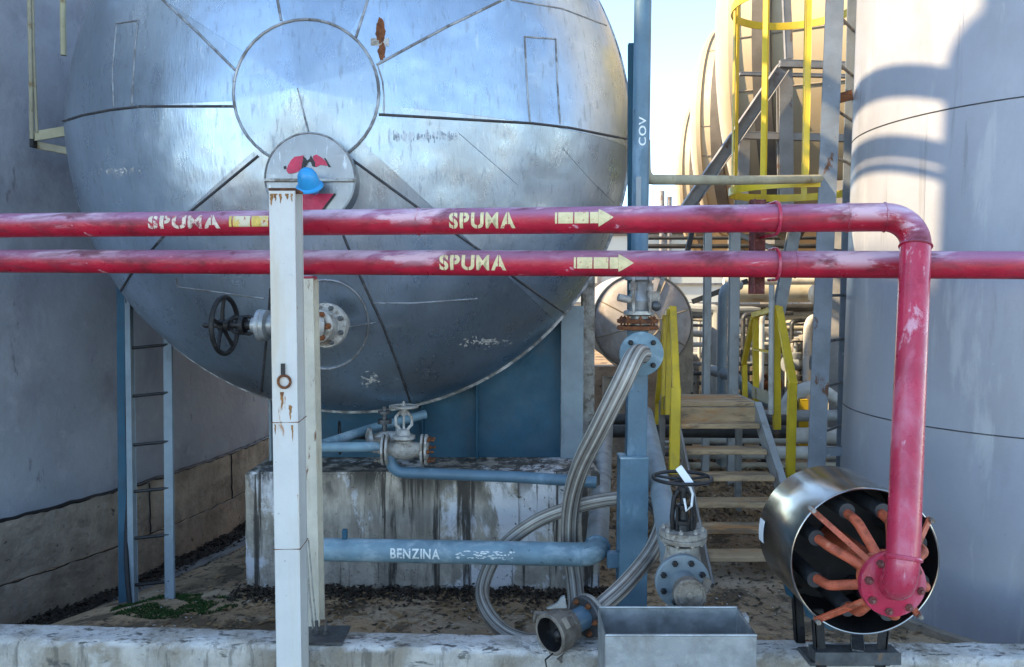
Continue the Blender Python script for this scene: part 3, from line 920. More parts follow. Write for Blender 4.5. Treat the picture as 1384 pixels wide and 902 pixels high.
b = MB(); b.tube(catmull([P(171, 395, 6.30), P(173, 470, 6.15), P(172, 560, 6.0), P(175, 650, 5.85), P(171, 720, 5.66), P(172, 780, 5.52), P(180, 852, 5.42)], 6), .016, 10)
tag(b.obj('cable', 'black_iron', org=P(180, 852, 5.42)), 'black cable hanging between the dark blue channel and the ladder rail', 'cable')
# wall bracket and conduit top left
br = thing('wall_bracket', P(45, 195, 6.3), 'yellowish steel bracket at the left edge of the silver tank', 'bracket')
b = MB(); b.bar(P(44, 185, 6.3), P(110, 174, 6.42), .03, .065, (0, 0, 1)); b.obj('arm', 'yellowed_pipe', br)
b = MB(); b.bar(P(48, 196, 6.34), P(110, 208, 6.42), .03, .05, (0, 0, 1)); b.obj('arm', 'olive_pipe', br)
b = MB(); b.box(P(45, 190, 6.3), (.03, .06, .11)); b.obj('end_plate', 'black_iron', br)
b = MB(); b.tube([P(43, 188, 6.28), P(41, 60, 6.28), P(38, -60, 6.28)], .016, 10); b.tube([P(50, 180, 6.30), P(45, 60, 6.30), P(43, -60, 6.30)], .012, 10)
tag(b.obj('conduit', 'olive_pipe', org=P(43, 188, 6.28)), 'thin grey conduit pair running up the left wall from the bracket', 'conduit')
b = MB(); b.tube([P(86, 75, 6.36), P(85, 20, 6.36), P(86, -60, 6.36)], .022, 10); tag(b.obj('downpipe', 'yellowed_pipe', org=P(86, 75, 6.36)), 'brownish vertical pipe at the upper left edge of the silver tank', 'pipe')

# ------------------------------------------------------------------ white front post and rusty post behind
po = thing('steel_post', P(392, 900, 3.6) * 1, 'white painted steel post in front of the red pipes, rusty at its top', 'post')
tp, bt = P(381, 258, 3.57), P(393, 1060, 3.57); bt.z = 0; 
b = MB(); b.hbeam(bt + V((0, .065, 0)), tp + V((0, .065, 0)), .112, .13, .009); b.obj('column', 'white_paint', po)
b = MB(); b.box(tp + V((0, .065, .006)), (.118, .136, .012), bevel=.002); b.obj('cap_plate', 'rust', po)
rnd = random.Random(21); YFp = tp.y + .065 - .065 - .0012
def drip(px, py, wpx, lpx, m='rust_streak'):
    c = P(px, py, YFp); w = wpx * 3.57 / F; L = lpx * 3.57 / F; n = 9; bb = MB(); l = []; r = []
    for i in range(n):
        k = i / (n - 1); ww = w * (1 - k) ** .7 * rnd.uniform(.6, 1.1) + .0006; o = rnd.uniform(-.15, .15) * w
        l.append(bb.bm.verts.new(c + V((-ww / 2 + o, 0, -L * k)))); r.append(bb.bm.verts.new(c + V((ww / 2 + o, 0, -L * k))))
    for i in range(n - 1): bb.bm.faces.new((l[i], r[i], r[i + 1], l[i + 1]))
    bb.obj('rust_run', m, po)
for a_ in ((367, 262, 6, 16), (372, 262, 5, 10), (379, 262, 4, 13), (388, 262, 6, 8), (394, 262, 4, 11), (381, 530, 5, 26), (392, 548, 5, 20), (395, 575, 3, 22), (372, 574, 3, 14)): drip(*a_)
rp = P(384, 516, 3.563)
b = MB(); b.torus(rp, (0, 1, 0), .027, .006, 26, 8); b.obj('ring', 'rust', po)
b = MB(); b.box(rp + V((-.004, -.002, .055)), (.018, .006, .05), bevel=.001); b.obj('slot', 'black_iron', po)
for y in (570, 740):
    z = P(390, y, 3.6).z; b = MB(); x = tp.lerp(bt, (tp.z - z) / tp.z).x
    b.tube([V((x - .059, 3.568, z)), V((x + .059, 3.568, z + .002)), V((x + .059, 3.704, z + .008)), V((x - .059, 3.704, z + .004))], .0022, 6, closed=True); b.obj('wire_tie', 'rust', po)
q = P(417, 868, 3.98); po2 = thing('steel_post', (q.x, q.y, .44), 'cream rust streaked post behind the white post, carrying the lower red pipe', 'post')
t2 = P(413, 377, 3.98)
b = MB(); b.hbeam((t2.x + .012, 3.98, .452), (t2.x, 3.98, t2.z), .10, .11, .008); b.obj('column', 'rusty_white_paint', po2)
b = MB(); pc = P(436, 872, 3.90); b.box((pc.x, 3.84, .450), (.26, .20, .014), bevel=.002); b.obj('base_plate', 'steel_dark', po2)
b = MB()
for px, py in ((428, 862), (440, 858)): c = P(px, py, 3.84); b.cyl((c.x, 3.84, .455), (c.x, 3.84, .52), .009, seg=8); b.lathe([(0, .017), (.014, .017)], (c.x, 3.84, .458), (0, 0, 1), 6)
b.obj('anchor_bolt', 'steel_dark', po2)
b = MB(); b.tube([P(424, 858, 3.9), P(418, 800, 3.9), P(414, 740, 3.9)], .005, 8); b.tube([P(429, 860, 3.9), P(423, 800, 3.9), P(417, 730, 3.9)], .004, 8); b.obj('tie_rod', 'cast_grey', po2)
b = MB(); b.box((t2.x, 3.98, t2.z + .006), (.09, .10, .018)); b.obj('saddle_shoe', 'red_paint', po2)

# ------------------------------------------------------------------ red foam pipes
PR = .060
YU = lambda px: 3.704 / (1 + .1605 * (px - 692) / F)
YL = lambda px: 3.834 / (1 + .1605 * (px - 692) / F)
up = thing('foam_pipe', P(690, 302, YU(690)), 'upper weathered red pipe with stencilled lettering, turning down at its right end', 'pipe')
U0, U1 = P(-150, 306.5, YU(-150)), P(1239, 293.5, YU(1239))
RB = P(1219, 790, 2.99)
hub = P(1207, 790, 3.15)
el1 = arc(U1, U1 - U0, RB - U1, .115, 10)
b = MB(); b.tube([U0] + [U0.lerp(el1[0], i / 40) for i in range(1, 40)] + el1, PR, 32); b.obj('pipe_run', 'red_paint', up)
el2 = arc(RB, RB - U1, hub - RB, .095, 10)
b = MB(); b.tube([el1[-1]] + [el1[-1].lerp(el2[0], i / 12) for i in range(1, 12)] + el2 + [hub], PR, 32); rz = b.obj('riser', 'red_riser_paint', up)
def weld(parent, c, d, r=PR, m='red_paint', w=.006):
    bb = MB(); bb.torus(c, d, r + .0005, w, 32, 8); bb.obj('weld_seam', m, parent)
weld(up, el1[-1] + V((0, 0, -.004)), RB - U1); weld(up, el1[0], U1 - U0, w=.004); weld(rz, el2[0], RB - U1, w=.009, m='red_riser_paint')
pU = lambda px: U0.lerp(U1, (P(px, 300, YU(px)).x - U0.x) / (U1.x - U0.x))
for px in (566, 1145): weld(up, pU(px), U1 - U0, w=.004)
hd = V((0, 1, 0))
b = MB(); b.lathe([(-.018, .085), (-.006, .128), (.0, .130), (.022, .130), (.026, .126)], hub, hd, 44); fl = b.obj('hub_flange', 'red_riser_paint', up)
bolts(fl, hub + V((0, -.008, 0)), (0, -1, 0), .104, 8, .0165, .03, 'rusty_red_bracket', ph=.2)
lo = thing('foam_pipe', P(690, 357, YL(690)), 'lower straight weathered red pipe with stencilled lettering, crossing the whole view', 'pipe')
L0, L1 = P(-150, 352.5, YL(-150)), P(1560, 359.5, YL(1560))
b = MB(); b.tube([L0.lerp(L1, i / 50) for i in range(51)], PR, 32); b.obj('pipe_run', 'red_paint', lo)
pL = lambda px: L0.lerp(L1, (P(px, 355, YL(px)).x - L0.x) / (L1.x - L0.x))
for px in (1045,): weld(lo, pL(px + 30), L1 - L0, w=.003)
def stencil(parent, A, B, pf, xa, xb, body, hpx, Yf, m, v_off=0.0, slits=True, bold=.004):
    pa, pb = pf(xa), pf(xb); W = (pb - pa).length; h = hpx * Yf((xa + xb) / 2) / F
    glyphs = []; tot = 0; gap = h * .13
    for ch_ in body:
        g = text_bm(ch_, h, bold * (.35 if ch_ == 'M' else 1)); y0 = min(v.co.y for v in g.verts); y1 = max(v.co.y for v in g.verts)
        for v in g.verts: v.co.y = (v.co.y - y0) * h / (y1 - y0)
        gw = max(v.co.x for v in g.verts)
        if slits:
            if ch_ == 'M': pass
            elif ch_ == 'P': slit(g, gw * .42, .0045)
            else: slit(g, gw * .5, .0045)
        glyphs.append((g, gw)); tot += gw + gap
    tot -= gap; s = W / tot; bt_ = bmesh.new(); x = 0
    for g, gw in glyphs:
        for v in g.verts: v.co.x = (v.co.x + x) * s
        me = bpy.data.meshes.new('g'); g.to_mesh(me); g.free(); bt_.from_mesh(me); bpy.data.meshes.remove(me); x += gw + gap
    mm = wrap(bt_, A, B, PR, (pa - A).length, -h / 2 + v_off); return mm.obj('lettering', m, parent, sharp=80)
stencil(up, U0, U1, pU, 611, 699, 'SPUMA', 22, YU, 'stencil_yellow', -.002)
stencil(up, U0, U1, pU, 210, 306, 'SPUMA', 18, YU, 'stencil_faded', .004)
stencil(lo, L0, L1, pL, 598, 687, 'SPUMA', 21, YL, 'stencil_yellow', 0)
def arrow(parent, A, B, pf, xa, xb, hpx, Yf, m, v_off=0, headed=True):
    pa, pb = pf(xa), pf(xb); W = (pb - pa).length; k = Yf(xa) / F; h = hpx * k; bb = bmesh.new()
    hd_ = W * .26 if headed else 0; x = 0; body = W - hd_
    segs = [(0, .05), (.075, .42), (.45, .78), (.81, 1.0)]
    for a, c in segs:
        bb.faces.new([bb.verts.new((body * q, r * h * .30, 0)) for q, r in ((a, -1), (c, -1), (c, 1), (a, 1))])
    if headed: bb.faces.new([bb.verts.new((q, r * h * .5, 0)) for q, r in ((body + .001, -1), (W, 0), (body + .001, 1))])
    wrap(bb, A, B, PR, (pa - A).length, v_off).obj('arrow_mark', m, parent, sharp=80)
arrow(up, U0, U1, pU, 752, 830, 25, YU, 'stencil_yellow', .006)
arrow(lo, L0, L1, pL, 777, 857, 25, YL, 'stencil_yellow', .001)
arrow(up, U0, U1, pU, 318, 385, 24, YU, 'arrow_yellow', .004, False)

# bracket with U bolts carrying both red pipes
bk = thing('pipe_bracket', (P(1043, 600, 3.62).x, 3.62, .0), 'rusty angle bracket clamping both red pipes above the yellow handrail', 'bracket')
cU, cL = pU(1045), pL(1045); yb = max(cU.y, cL.y) + PR + .022
b = MB(); b.bar((cU.x - .006, yb, cL.z - .13), (cU.x - .006, yb, cU.z + .10), .066, .012, (0, 1, 0)); b.bar((cU.x - .036, yb - .03, cL.z - .13), (cU.x - .036, yb - .03, cU.z + .10), .006, .07, (0, 1, 0)); b.obj('angle_plate', 'rusty_red_bracket', bk)
for c in (cU, cL):
    b = MB(); r = PR + .009; pts = [V((c.x + .01, yb + .012, c.z + r))] + [V((c.x + .01, c.y - r * math.sin(R_(a)), c.z + r * math.cos(R_(a)))) for a in range(0, 181, 12)] + [V((c.x + .01, yb + .012, c.z - r))]
    b.tube(pts, .0075, 10); b.obj('u_bolt', 'red_riser_paint', bk)
b = MB(); b.bar((cL.x, yb + .01, cL.z + .01), (2.20, 6.0, cL.z + .05), .05, .05, (0, 0, 1)); b.obj('arm', 'frame_steel', bk)

# ------------------------------------------------------------------ tank nozzle valve (behind the white post)
nv = thing('gate_valve', P(385, 440, 4.75), 'pale gate valve with black handwheel on the silver tank, behind the white post', 'valve')
fc, fn = hit(442, 440)
nax = V((-.18, -1, 0)).normalized(); f0 = P(440, 440, 4.79)
b = MB(); b.cyl(f0 + V((0, .30, 0)), f0, .085); b.lathe([(-.03, .132), (-.005, .134), (.010, .130), (.012, .09), (.016, .088)], f0, nax, 40); fl = b.obj('flange', 'valve_white', nv)
bolts(fl, f0 + nax * .012, nax, .109, 8, .0155, .04, 'steel_dark', ph=.39)
f1 = f0 + nax * .085
b = MB(); b.cyl(f0, f1, .078); b.lathe([(-.01, .094), (.012, .098), (.022, .092)], f1 + V((-.012, 0, 0)), nax, 36); fl = b.obj('flange', 'valve_white', nv)
bolts(fl, f1 + nax * .022 + V((-.012, 0, 0)), nax, .076, 6, .019, .04, 'rust', ph=.0)
vb = P(392, 440, 4.62)
b = MB(); b.cyl(f1, vb + V((.02, 0, 0)), .075); b.ball(vb, .11, 1, 1, 1.05, 20); b.obj('body', 'valve_white', nv)
sx = V((-1, .10, 0)).normalized()
b = MB(); b.lathe([(.08, .06), (.12, .06), (.13, .088), (.155, .088), (.158, .092), (.18, .092), (.19, .05), (.22, .045)], vb, sx, 30); b.obj('bonnet', 'galvanised', nv)
b = MB()
for s in (-1, 1):
    b.tube([vb + sx * .21 + V((0, 0, .035 * s)), vb + sx * .24 + V((0, 0, .05 * s)), vb + sx * .33 + V((0, 0, .04 * s)), vb + sx * .36 + V((0, 0, .018 * s))], .011, 8)
b.lathe([(.2, .03), (.26, .026), (.265, .05), (.29, .05), (.3, .02), (.35, .02), (.355, .034), (.385, .030)], vb, sx, 18); b.obj('yoke', 'black_iron', nv)
wc = P(304, 440, 4.68)
b = MB(); b.cyl(vb + sx * .2, wc + sx * .13, .011); b.obj('stem', 'black_iron', nv)
b = MB(); b.wheel(wc, V((-1, .12, 0)), .163, .0145, 5, -.10, .22, .35); b.cyl(wc, wc + V((-.12, .012, 0)), .016, seg=12); b.obj('handwheel', 'black_iron', nv)
bead('nozzle_collar', pcirc(440, 438, 58, 60, 40), .008, 'seam_metal', 3, .8, closed=True)
bead('half_seam', [(468, 442), (480, 441), (508, 436)], .005, 'seam_metal', 5)

# ------------------------------------------------------------------ small drain valve under the tank
dv = thing('drain_valve', P(545, 605, 5.3), 'small pale globe valve with round handle below the silver tank', 'valve')
D5 = 5.30
vb = P(546, 608, D5); K = D5 / F
b = MB(); b.lathe([(-.12, .045), (-.08, .05), (-.04, .062), (0, .068), (.04, .062), (.08, .05), (.13, .045)], vb, (1, 0, 0), 24); b.cyl(vb, vb + V((0, 0, .07)), .05); b.obj('body', 'cast_grey', dv)
for dx in (-.135, -.108, .12, .147):
    c = vb + V((dx, 0, 0)); b = MB(); b.lathe([(-.008, .098), (-.006, .102), (.006, .102), (.008, .098)], c, (1, 0, 0), 32); fl = b.obj('flange', 'valve_white', dv)
    if dx in (-.135, .147): bolts(fl, c + V((math.copysign(.011, dx), 0, 0)), (math.copysign(1, dx), 0, 0), .078, 6, .014, .05, 'rust' if dx > 0 else 'cast_dark')
b = MB(); b.lathe([(.06, .05), (.075, .075), (.095, .075), (.1, .045), (.13, .035), (.14, .02)], vb, (0, 0, 1), 24); b.obj('bonnet', 'valve_white', dv)
b = MB(); h0 = vb + V((0, 0, .13))
for s in (-1, 1): b.tube([h0 + V((.02 * s, 0, 0)), h0 + V((.052 * s, 0, .035)), h0 + V((.052 * s, 0, .085)), h0 + V((.018 * s, 0, .125))], .010, 8)
b.lathe([(.10, .024), (.14, .020)], h0, (0, 0, 1), 14); b.cyl(h0, h0 + V((0, 0, .19)), .008); b.obj('yoke', 'valve_white', dv)
b = MB(); b.wheel(h0 + V((0, 0, .155)), (0, 0, 1), .09, .008, 4, .05, .2); b.obj('handwheel', 'cast_grey', dv)
# second, darker one behind
dv2 = thing('drain_valve', P(505, 590, 5.62), 'darker small valve lying on its side behind the pale globe valve', 'valve')
v2 = P(520, 592, 5.62)
b = MB(); b.lathe([(-.13, .035), (-.11, .085), (-.085, .085), (-.08, .035), (.0, .05), (.08, .035), (.085, .08), (.11, .08)], v2, (1, .25, .1), 24); b.obj('body', 'valve_white', dv2)
b = MB(); b.cyl(v2, v2 + V((0, 0, .22)), .018); b.lathe([(.10, .05), (.13, .05)], v2, (0, 0, 1), 18); b.lathe([(.17, .045), (.19, .045)], v2, (0, 0, 1), 18); b.obj('bonnet', 'steel_dark', dv2)
wv = P(459, 592, 5.75); b = MB(); b.wheel(wv, V((-1, -.25, 0)), .11, .009, 4, 0, .2); b.cyl(wv, v2, .012); b.obj('handwheel', 'black_iron', dv2)
# pale blue U pipe feeding it, and the line leaving to the right
b = MB(); b.tube(path([P(575, 560, 5.95), P(500, 580, 5.75), P(424, 605, 5.3), P(516, 604, 5.3)], [.05, .045]), .033, 18); tag(b.obj('drain_pipe', 'dusty_blue_paint', org=P(430, 604, 5.3)), 'pale blue pipe bent sharply beside the white post, feeding the small globe valve', 'pipe')
b = MB(); b.tube(path([P(529, 612, 5.3), P(524, 638, 5.3), P(700, 645, 5.3), P(806, 652, 5.25)], [.09, .3]), .038, 18)
tag(b.obj('outlet_pipe', 'blue_paint', org=P(650, 645, 5.3)), 'slim blue pipe running right from the small globe valve along the plinth top', 'pipe')

# ------------------------------------------------------------------ petrol pipe
bz = thing('petrol_pipe', P(620, 743, 4.85), 'dusty blue pipe lettered BENZINA in front of the concrete plinth', 'pipe')
B0, B1 = P(392, 742, 4.93), P(806, 750, 4.78); br_ = .070
B2 = P(818, 578, 7.2)
el = arc(B1, B1 - B0, B2 - B1, .10, 10)
b = MB(); b.tube([B0 + V((0, .0, -.75)), B0 + V((0, 0, -.12)), B0 + V((.04, 0, -.03))] + [B0.lerp(el[0], .12 + .88 * i / 20) for i in range(21)] + el[1:], br_, 28); b.obj('pipe_run', 'dusty_blue_paint', bz)
b = MB(); b.tube([el[-1], el[-1].lerp(B2, .5), B2], br_, 24); b.obj('rear_run', 'grey_pipe', bz)
weld(bz, el[-1], B2 - B1, br_, 'blue_paint', .012); weld(bz, el[0], B1 - B0, br_, 'dusty_blue_paint', .005)
b = MB(); c = P(466, 722, 4.9); b.box(c, (.03, .03, .06)); b.obj('lug', 'deep_blue_paint', bz)
PRs = PR; PR = br_
pB = lambda px: B0.lerp(B1, (P(px, 745, 4.85).x - B0.x) / (B1.x - B0.x))
stencil(bz, B0, B1, pB, 530, 597, 'BENZINA', 14, lambda x: 4.85, 'stencil_white', .006, False, .002)
bb = bmesh.new(); rnd = random.Random(2)
for i in range(64):
    x = rnd.uniform(0, .30) * (1 if rnd.random() < .8 else 1.15); yy = rnd.choice((-.017, .017, .0)) + rnd.gauss(0, .004); w = rnd.uniform(.006, .016); h = rnd.uniform(.002, .005)
    bb.faces.new([bb.verts.new((x + q * w, yy + r * h, 0)) for q, r in ((-1, -.4), (.3, -1), (1, .3), (-.2, 1))])
wrap(bb, B0, B1, br_, (pB(620) - B0).length, .008).obj('worn_lettering', 'stencil_white', bz, sharp=80)
PR = PRs

# ------------------------------------------------------------------ vapour line (vertical, lettered) + H column + tee with hose
cv = thing('vent_pipe', (P(868, 480, 4.72).x, 4.72, 0), 'tall blue vertical pipe lettered COV with valve and rusty flanges', 'pipe')
VY = 4.72
VT, VB_ = P(869, -9, VY), P(864, 372, VY); VR = 11.5 * VY / F
b = MB(); b.tube([VT, VT.lerp(VB_, .5), VB_], VR, 24); b.obj('pipe_run', 'blue_paint', cv)
b = MB(); b.bar(P(853, 60, VY + .10), P(852, 420, VY + .10), .030, .03); b.obj('support_angle', 'deep_blue_paint', cv)
bt_ = text_bm('COV', 9.5 * VY / F, .001); s = (38 * VY / F) / max(v.co.x for v in bt_.verts)
for v in bt_.verts: v.co.x *= s
ln = (P(867, 199, VY) - VB_).length
wrap(bt_, VB_, VT, VR, ln, -4.5 * VY / F, face=(0, -1, 0)).obj('lettering', 'stencil_white', cv, sharp=80)
b = MB(); b.box(P(863, 262, VY - VR - .002), (.028, .003, .19), bevel=0); b.obj('label_plate', 'grey_pipe', cv)
vc = P(864, 402, VY)
b = MB(); b.lathe([(.16, VR), (.13, VR * 1.2), (.12, .085), (.10, .085), (.09, .05), (.03, .052), (-.02, .075), (-.07, .06), (-.08, .09), (-.10, .09), (-.11, .05), (-.16, .05)], vc, (0, 0, 1), 24); b.obj('valve_body', 'galvanised', cv)
for s in (-1, 1):
    for dx in (-.045, .05):
        b = MB(); b.cyl(vc + V((dx, -.05 + .03 * s, -.09)), vc + V((dx, -.05 + .03 * s, .14)), .009, seg=8); b.lathe([(-.02, .018), (.02, .018)], vc + V((dx, -.05 + .03 * s, .06)), (0, 0, 1), 6); b.obj('stud', 'valve_white', cv)
b = MB(); b.box(vc + V((.075, -.03, -.01)), (.07, .07, .09)); b.cyl(vc + V((.10, -.04, .02)), vc + V((.13, -.04, .12)), .012, seg=8); b.obj('actuator', 'cast_grey', cv)
b = MB(); b.ball(vc + V((.085, -.075, -.05)), .03); b.cyl(vc + V((.05, -.06, -.04)), vc + V((.085, -.075, -.05)), .014, seg=8); b.obj('gauge', 'steel_dark', cv)
b = MB(); b.cyl(vc + V((-.04, -.05, -.02)), vc + V((-.13, -.07, .0)), .022, seg=12); b.obj('side_branch', 'valve_white', cv)
for yy in (434, 443):
    c = P(862, yy, VY); b = MB(); b.lathe([(-.012, .115), (-.008, .12), (.008, .12), (.012, .115)], c, (0, 0, 1), 36); fl = b.obj('flange', 'rust', cv)
    if yy == 434: bolts(fl, c + V((0, 0, .012)), (0, 0, 1), .095, 8, .011, .06, 'rust')
tc = P(862, 476, VY)
b = MB(); b.cyl(P(862, 445, VY), tc + V((0, 0, -.05)), .062); b.lathe([(0, .06), (.13, .06)], tc, (0, -1, 0), 24); b.obj('tee', 'blue_paint', cv)
fcn = tc + V((0, -.13, 0))
b = MB(); b.lathe([(-.016, .118), (-.012, .124), (.012, .124), (.016, .118)], fcn, (0, -1, 0), 40); fl = b.obj('flange', 'dusty_blue_paint', cv)
bolts(fl, fcn + V((0, -.016, 0)), (0, -1, 0), .09, 4, .016, .03, 'black_iron', ph=R_(45))
# H column carrying it
hc = thing('support_column', (P(855, 800, 4.78).x, 4.78, 0), 'blue steel column under the round blue flange, with a wider lower sleeve', 'column')
b = MB(); b.hbeam((P(856, 700, 4.80).x, 4.80, .0), P(861, 500, 4.80), .115, .10, .008); b.obj('upper_section', 'blue_paint', hc)
b = MB(); q0 = P(856, 618, 4.74); b.hbeam((q0.x - .004, 4.77, 0), (q0.x, 4.77, q0.z), .165, .15, .010); b.obj('lower_section', 'blue_paint', hc)
b = MB(); b.box((q0.x, 4.77, q0.z), (.17, .155, .012)); b.obj('step_plate', 'dusty_blue_paint', hc)
b = MB(); b.bar(P(820, 756, 4.80), P(838, 756, 4.80), .07, .09, (0, 0, 1)); b.obj('stub', 'blue_paint', hc)
# ------------------------------------------------------------------ hose
HRAD = .056
hp = [fcn + V((0, -.02, 0)), P(858, 482, 4.44), P(842, 515, 4.38), P(812, 575, 4.48), P(785, 630, 4.72), P(772, 680, 4.95), P(770, 735, 5.07), P(777, 790, 5.05), P(776, 835, 4.88), P(738, 866, 4.62), P(692, 860, 4.62), P(661, 832, 4.76), P(652, 795, 4.95), P(675, 745, 5.07), P(725, 705, 5.06), P(785, 683, 5.02), P(840, 674, 5.00), P(880, 680, 4.94), P(893, 705, 4.72), P(880, 745, 4.40), P(845, 790, 4.05), P(806, 826, 3.88)]
hz = catmull(hp, 8)
b = MB(); seg = 40
b.tube(hz, [HRAD if i < 60 else (HRAD - .012 * min(1, (i - 60) / 20)) for i in range(len(hz))], seg, ripple=lambda k: 1.0 if k % 4 < 2 else .955)
me_f = {}
ho = b.obj('transfer_hose', ['hose_cover', 'hose_rib_brown', 'hose_rib_pale'], org=fcn, sharp=20)
for f_ in ho.data.polygons:
    pass
nf = len(ho.data.polygons)
for i, f_ in enumerate(ho.data.polygons):
    k = i % seg
    f_.material_index = ({3: 1, 0: 2}.get(k % 5, 0)) if i < nf - 2 else 0
tag(ho, 'looped grey striped hose hanging from the blue flange down to the coupling', 'hose')
# coupling at the end of the hose
ca = (P(735, 862, 3.66) - P(806, 826, 3.90)).normalized(); c0 = P(806, 826, 3.90)
cp = thing('hose_coupling', P(765, 880, 3.75), 'grey open mouthed coupling with blue neck lying on the low wall', 'coupling')
b = MB(); b.lathe([(-.03, .05), (.0, .056), (.03, .056)], c0, ca, 24); b.obj('hose_tail', 'dusty_blue_paint', cp)
for d in (.05, .078):
    b = MB(); b.lathe([(-.012, .096), (-.008, .10), (.008, .10), (.012, .096)], c0 + ca * d, ca, 36); fl = b.obj('flange', 'steel_dark' if d > .06 else 'cast_grey', cp)
    if d > .06: bolts(fl, c0 + ca * (d + .012), ca, .078, 6, .014, .06, 'rust')
b = MB(); b.lathe([(.08, .056), (.19, .054)], c0, ca, 24); b.obj('neck', 'blue_paint', cp)
b = MB(); b.lathe([(.18, .058), (.19, .078), (.235, .082), (.245, .094), (.32, .098), (.325, .092), (.324, .080), (.322, .079)], c0, ca, 36, cap=False); b.obj('mouth', 'cast_dark', cp)
b = MB(); b.lathe([(.323, .079), (.25, .074), (.247, .0)], c0, ca, 36, cap=False); b.obj('mouth_lining', 'black_inside', cp)
_, cu_, cw_ = frame(ca); me0 = c0 + ca * .27
for an in (20, 140, 260):
    b = MB(); d = cu_ * math.cos(R_(an)) + cw_ * math.sin(R_(an)); b.bar(me0 + d * .095 - ca * .03, me0 + d * .125 + ca * .035, .045, .02, d); b.obj('lug', 'cast_dark', cp)
b = MB(); d = me0 + V((.0, .02, .10)); b.prism([d + V((-.05, 0, -.005)), d + V((.045, 0, 0)), d + V((.035, 0, .055)), d + V((.02, 0, .05)), d + V((.0, 0, .02))], (0, .02, 0)); b.obj('lever', 'galvanised', cp)
b = MB(); d = me0 - ca * .01; b.box(me0 + ca * -.02, (.05, .02, .12)); b.ball(me0 + ca * -.01 + V((0, 0, -.02)), .03); b.obj('inner_poppet', 'black_iron', cp)
b = MB(); q = P(737, 892, 3.64); b.tube([me0 + V((0, -.02, -.08)), q, q + V((.01, -.03, -.06)), q + V((.02, -.05, -.4))], .004, 6); b.obj('chain', 'black_iron', cp)

# ------------------------------------------------------------------ discharge gate valve over the bin
gv = thing('gate_valve', (P(922, 790, 3.95).x, 3.95, .44), 'grey gate valve with capped spout and horizontal handwheel above the metal bin', 'valve')
GY = 3.98
vb = P(922, 765, GY)
b = MB(); b.lathe([(-.12, .05), (-.09, .085), (.02, .095), (.07, .085), (.11, .08)], vb, (0, 0, 1), 30); b.cyl(vb + V((0, -.03, -.05)), vb + V((0, .3, -.05)), .065); b.obj('body', 'cast_grey', gv)
b = MB(); cb = P(923, 722, GY)
b.lathe([(-.03, .09), (-.03, .115), (-.008, .118), (-.006, .11), (.0, .11), (.002, .118), (.024, .115), (.024, .05)], cb, (0, 0, 1), 40); fb = b.obj('bonnet_flange', 'cast_grey', gv)
bolts(fb, cb + V((0, 0, .024)), (0, 0, 1), .095, 8, .012, .02, 'cast_grey', ph=.3)
bolts(fb, cb + V((0, 0, -.03)), (0, 0, -1), .095, 8, .012, .02, 'cast_grey', ph=.3)
b = MB(); y0 = cb + V((0, 0, .024))
for s in (-1, 1): b.tube([y0 + V((.05 * s, 0, 0)), y0 + V((.055 * s, 0, .06)), y0 + V((.045 * s, 0, .16)), y0 + V((.02 * s, 0, .20))], .012, 10)
b.lathe([(.0, .045), (.03, .04), (.035, .05), (.05, .05), (.055, .028), (.10, .024), (.105, .034), (.125, .034), (.13, .016), (.19, .016), (.195, .03), (.215, .028)], y0, (0, 0, 1), 20)
for s in (-1, 1): b.cyl(y0 + V((.036 * s, -.03, .0)), y0 + V((.036 * s, -.03, .12)), .007, seg=8)
b.obj('yoke', 'black_iron', gv)
wc = P(922, 646, GY)
b = MB(); b.wheel(wc, (0, 0, 1), .142, .009, 5, .06, .18, .4); b.obj('handwheel', 'black_iron', gv)
b = MB(); b.cyl(y0, wc + V((0, 0, .05)), .010); b.obj('stem', 'steel_dark', gv)
b = MB(); b.tube([wc + V((.01, -.06, .01)), wc + V((.035, -.08, -.06)), wc + V((.03, -.08, -.12)), wc + V((.01, -.06, -.15)), wc + V((0, -.05, -.09))], .006, 8); b.obj('tag_cord', 'white_tag', gv)
fg = P(922, 786, GY - .13)
b = MB(); b.cyl(fg, fg + V((0, .14, 0)), .07); b.lathe([(-.016, .126), (-.012, .131), (.012, .131), (.016, .126)], fg, (0, -1, 0), 44); fl = b.obj('flange', 'grey_blue_paint', gv)
bolts(fl, fg + V((0, -.016, 0)), (0, -1, 0), .101, 8, .0155, .03, 'black_iron', ph=R_(22))
sd = (P(933, 806, GY - .36) - fg).normalized()
b = MB(); b.lathe([(0, .068), (.02, .060), (.08, .055), (.17, .052)], fg, sd, 30); b.obj('spout', 'grey_blue_paint', gv)
b = MB(); b.lathe([(.13, .060), (.14, .066), (.155, .066), (.157, .055), (.178, .055), (.18, .074), (.225, .074), (.228, .070), (.228, .062), (.222, .060), (.222, .018), (.228, .016), (.228, 0)], fg, sd, 36); scp = b.obj('spout_cap', 'cast_dark', gv)
c = fg + sd * .2; b = MB(); b.bar(c + V((.06, -.01, .02)), c + V((.09, .02, .06)), .03, .02); b.bar(c + V((-.02, -.02, -.07)), c + V((.04, -.02, -.085)), .02, .03); b.obj('cam_ear', 'cast_dark', scp)
b = MB(); tg0 = wc + V((-.04, -.10, .075)); b.bar(tg0, tg0 + V((.06, -.02, -.085)), .036, .002, (.2, -1, .2), 0)
tag(b.obj('paper_tag', 'white_tag', org=tg0), 'small white tag hung over the horizontal handwheel', 'tag')
# line behind it coming down from the back
b = MB(); b.tube([P(872, 560, 6.4), P(880, 600, 5.6), P(896, 680, 4.55), P(905, 730, 4.2), P(912, 768, 4.1)], .062, 24)
tag(b.obj('feed_pipe', 'grey_blue_paint', org=P(896, 680, 4.55)), 'grey blue pipe dropping from behind into the gate valve over the bin', 'pipe')

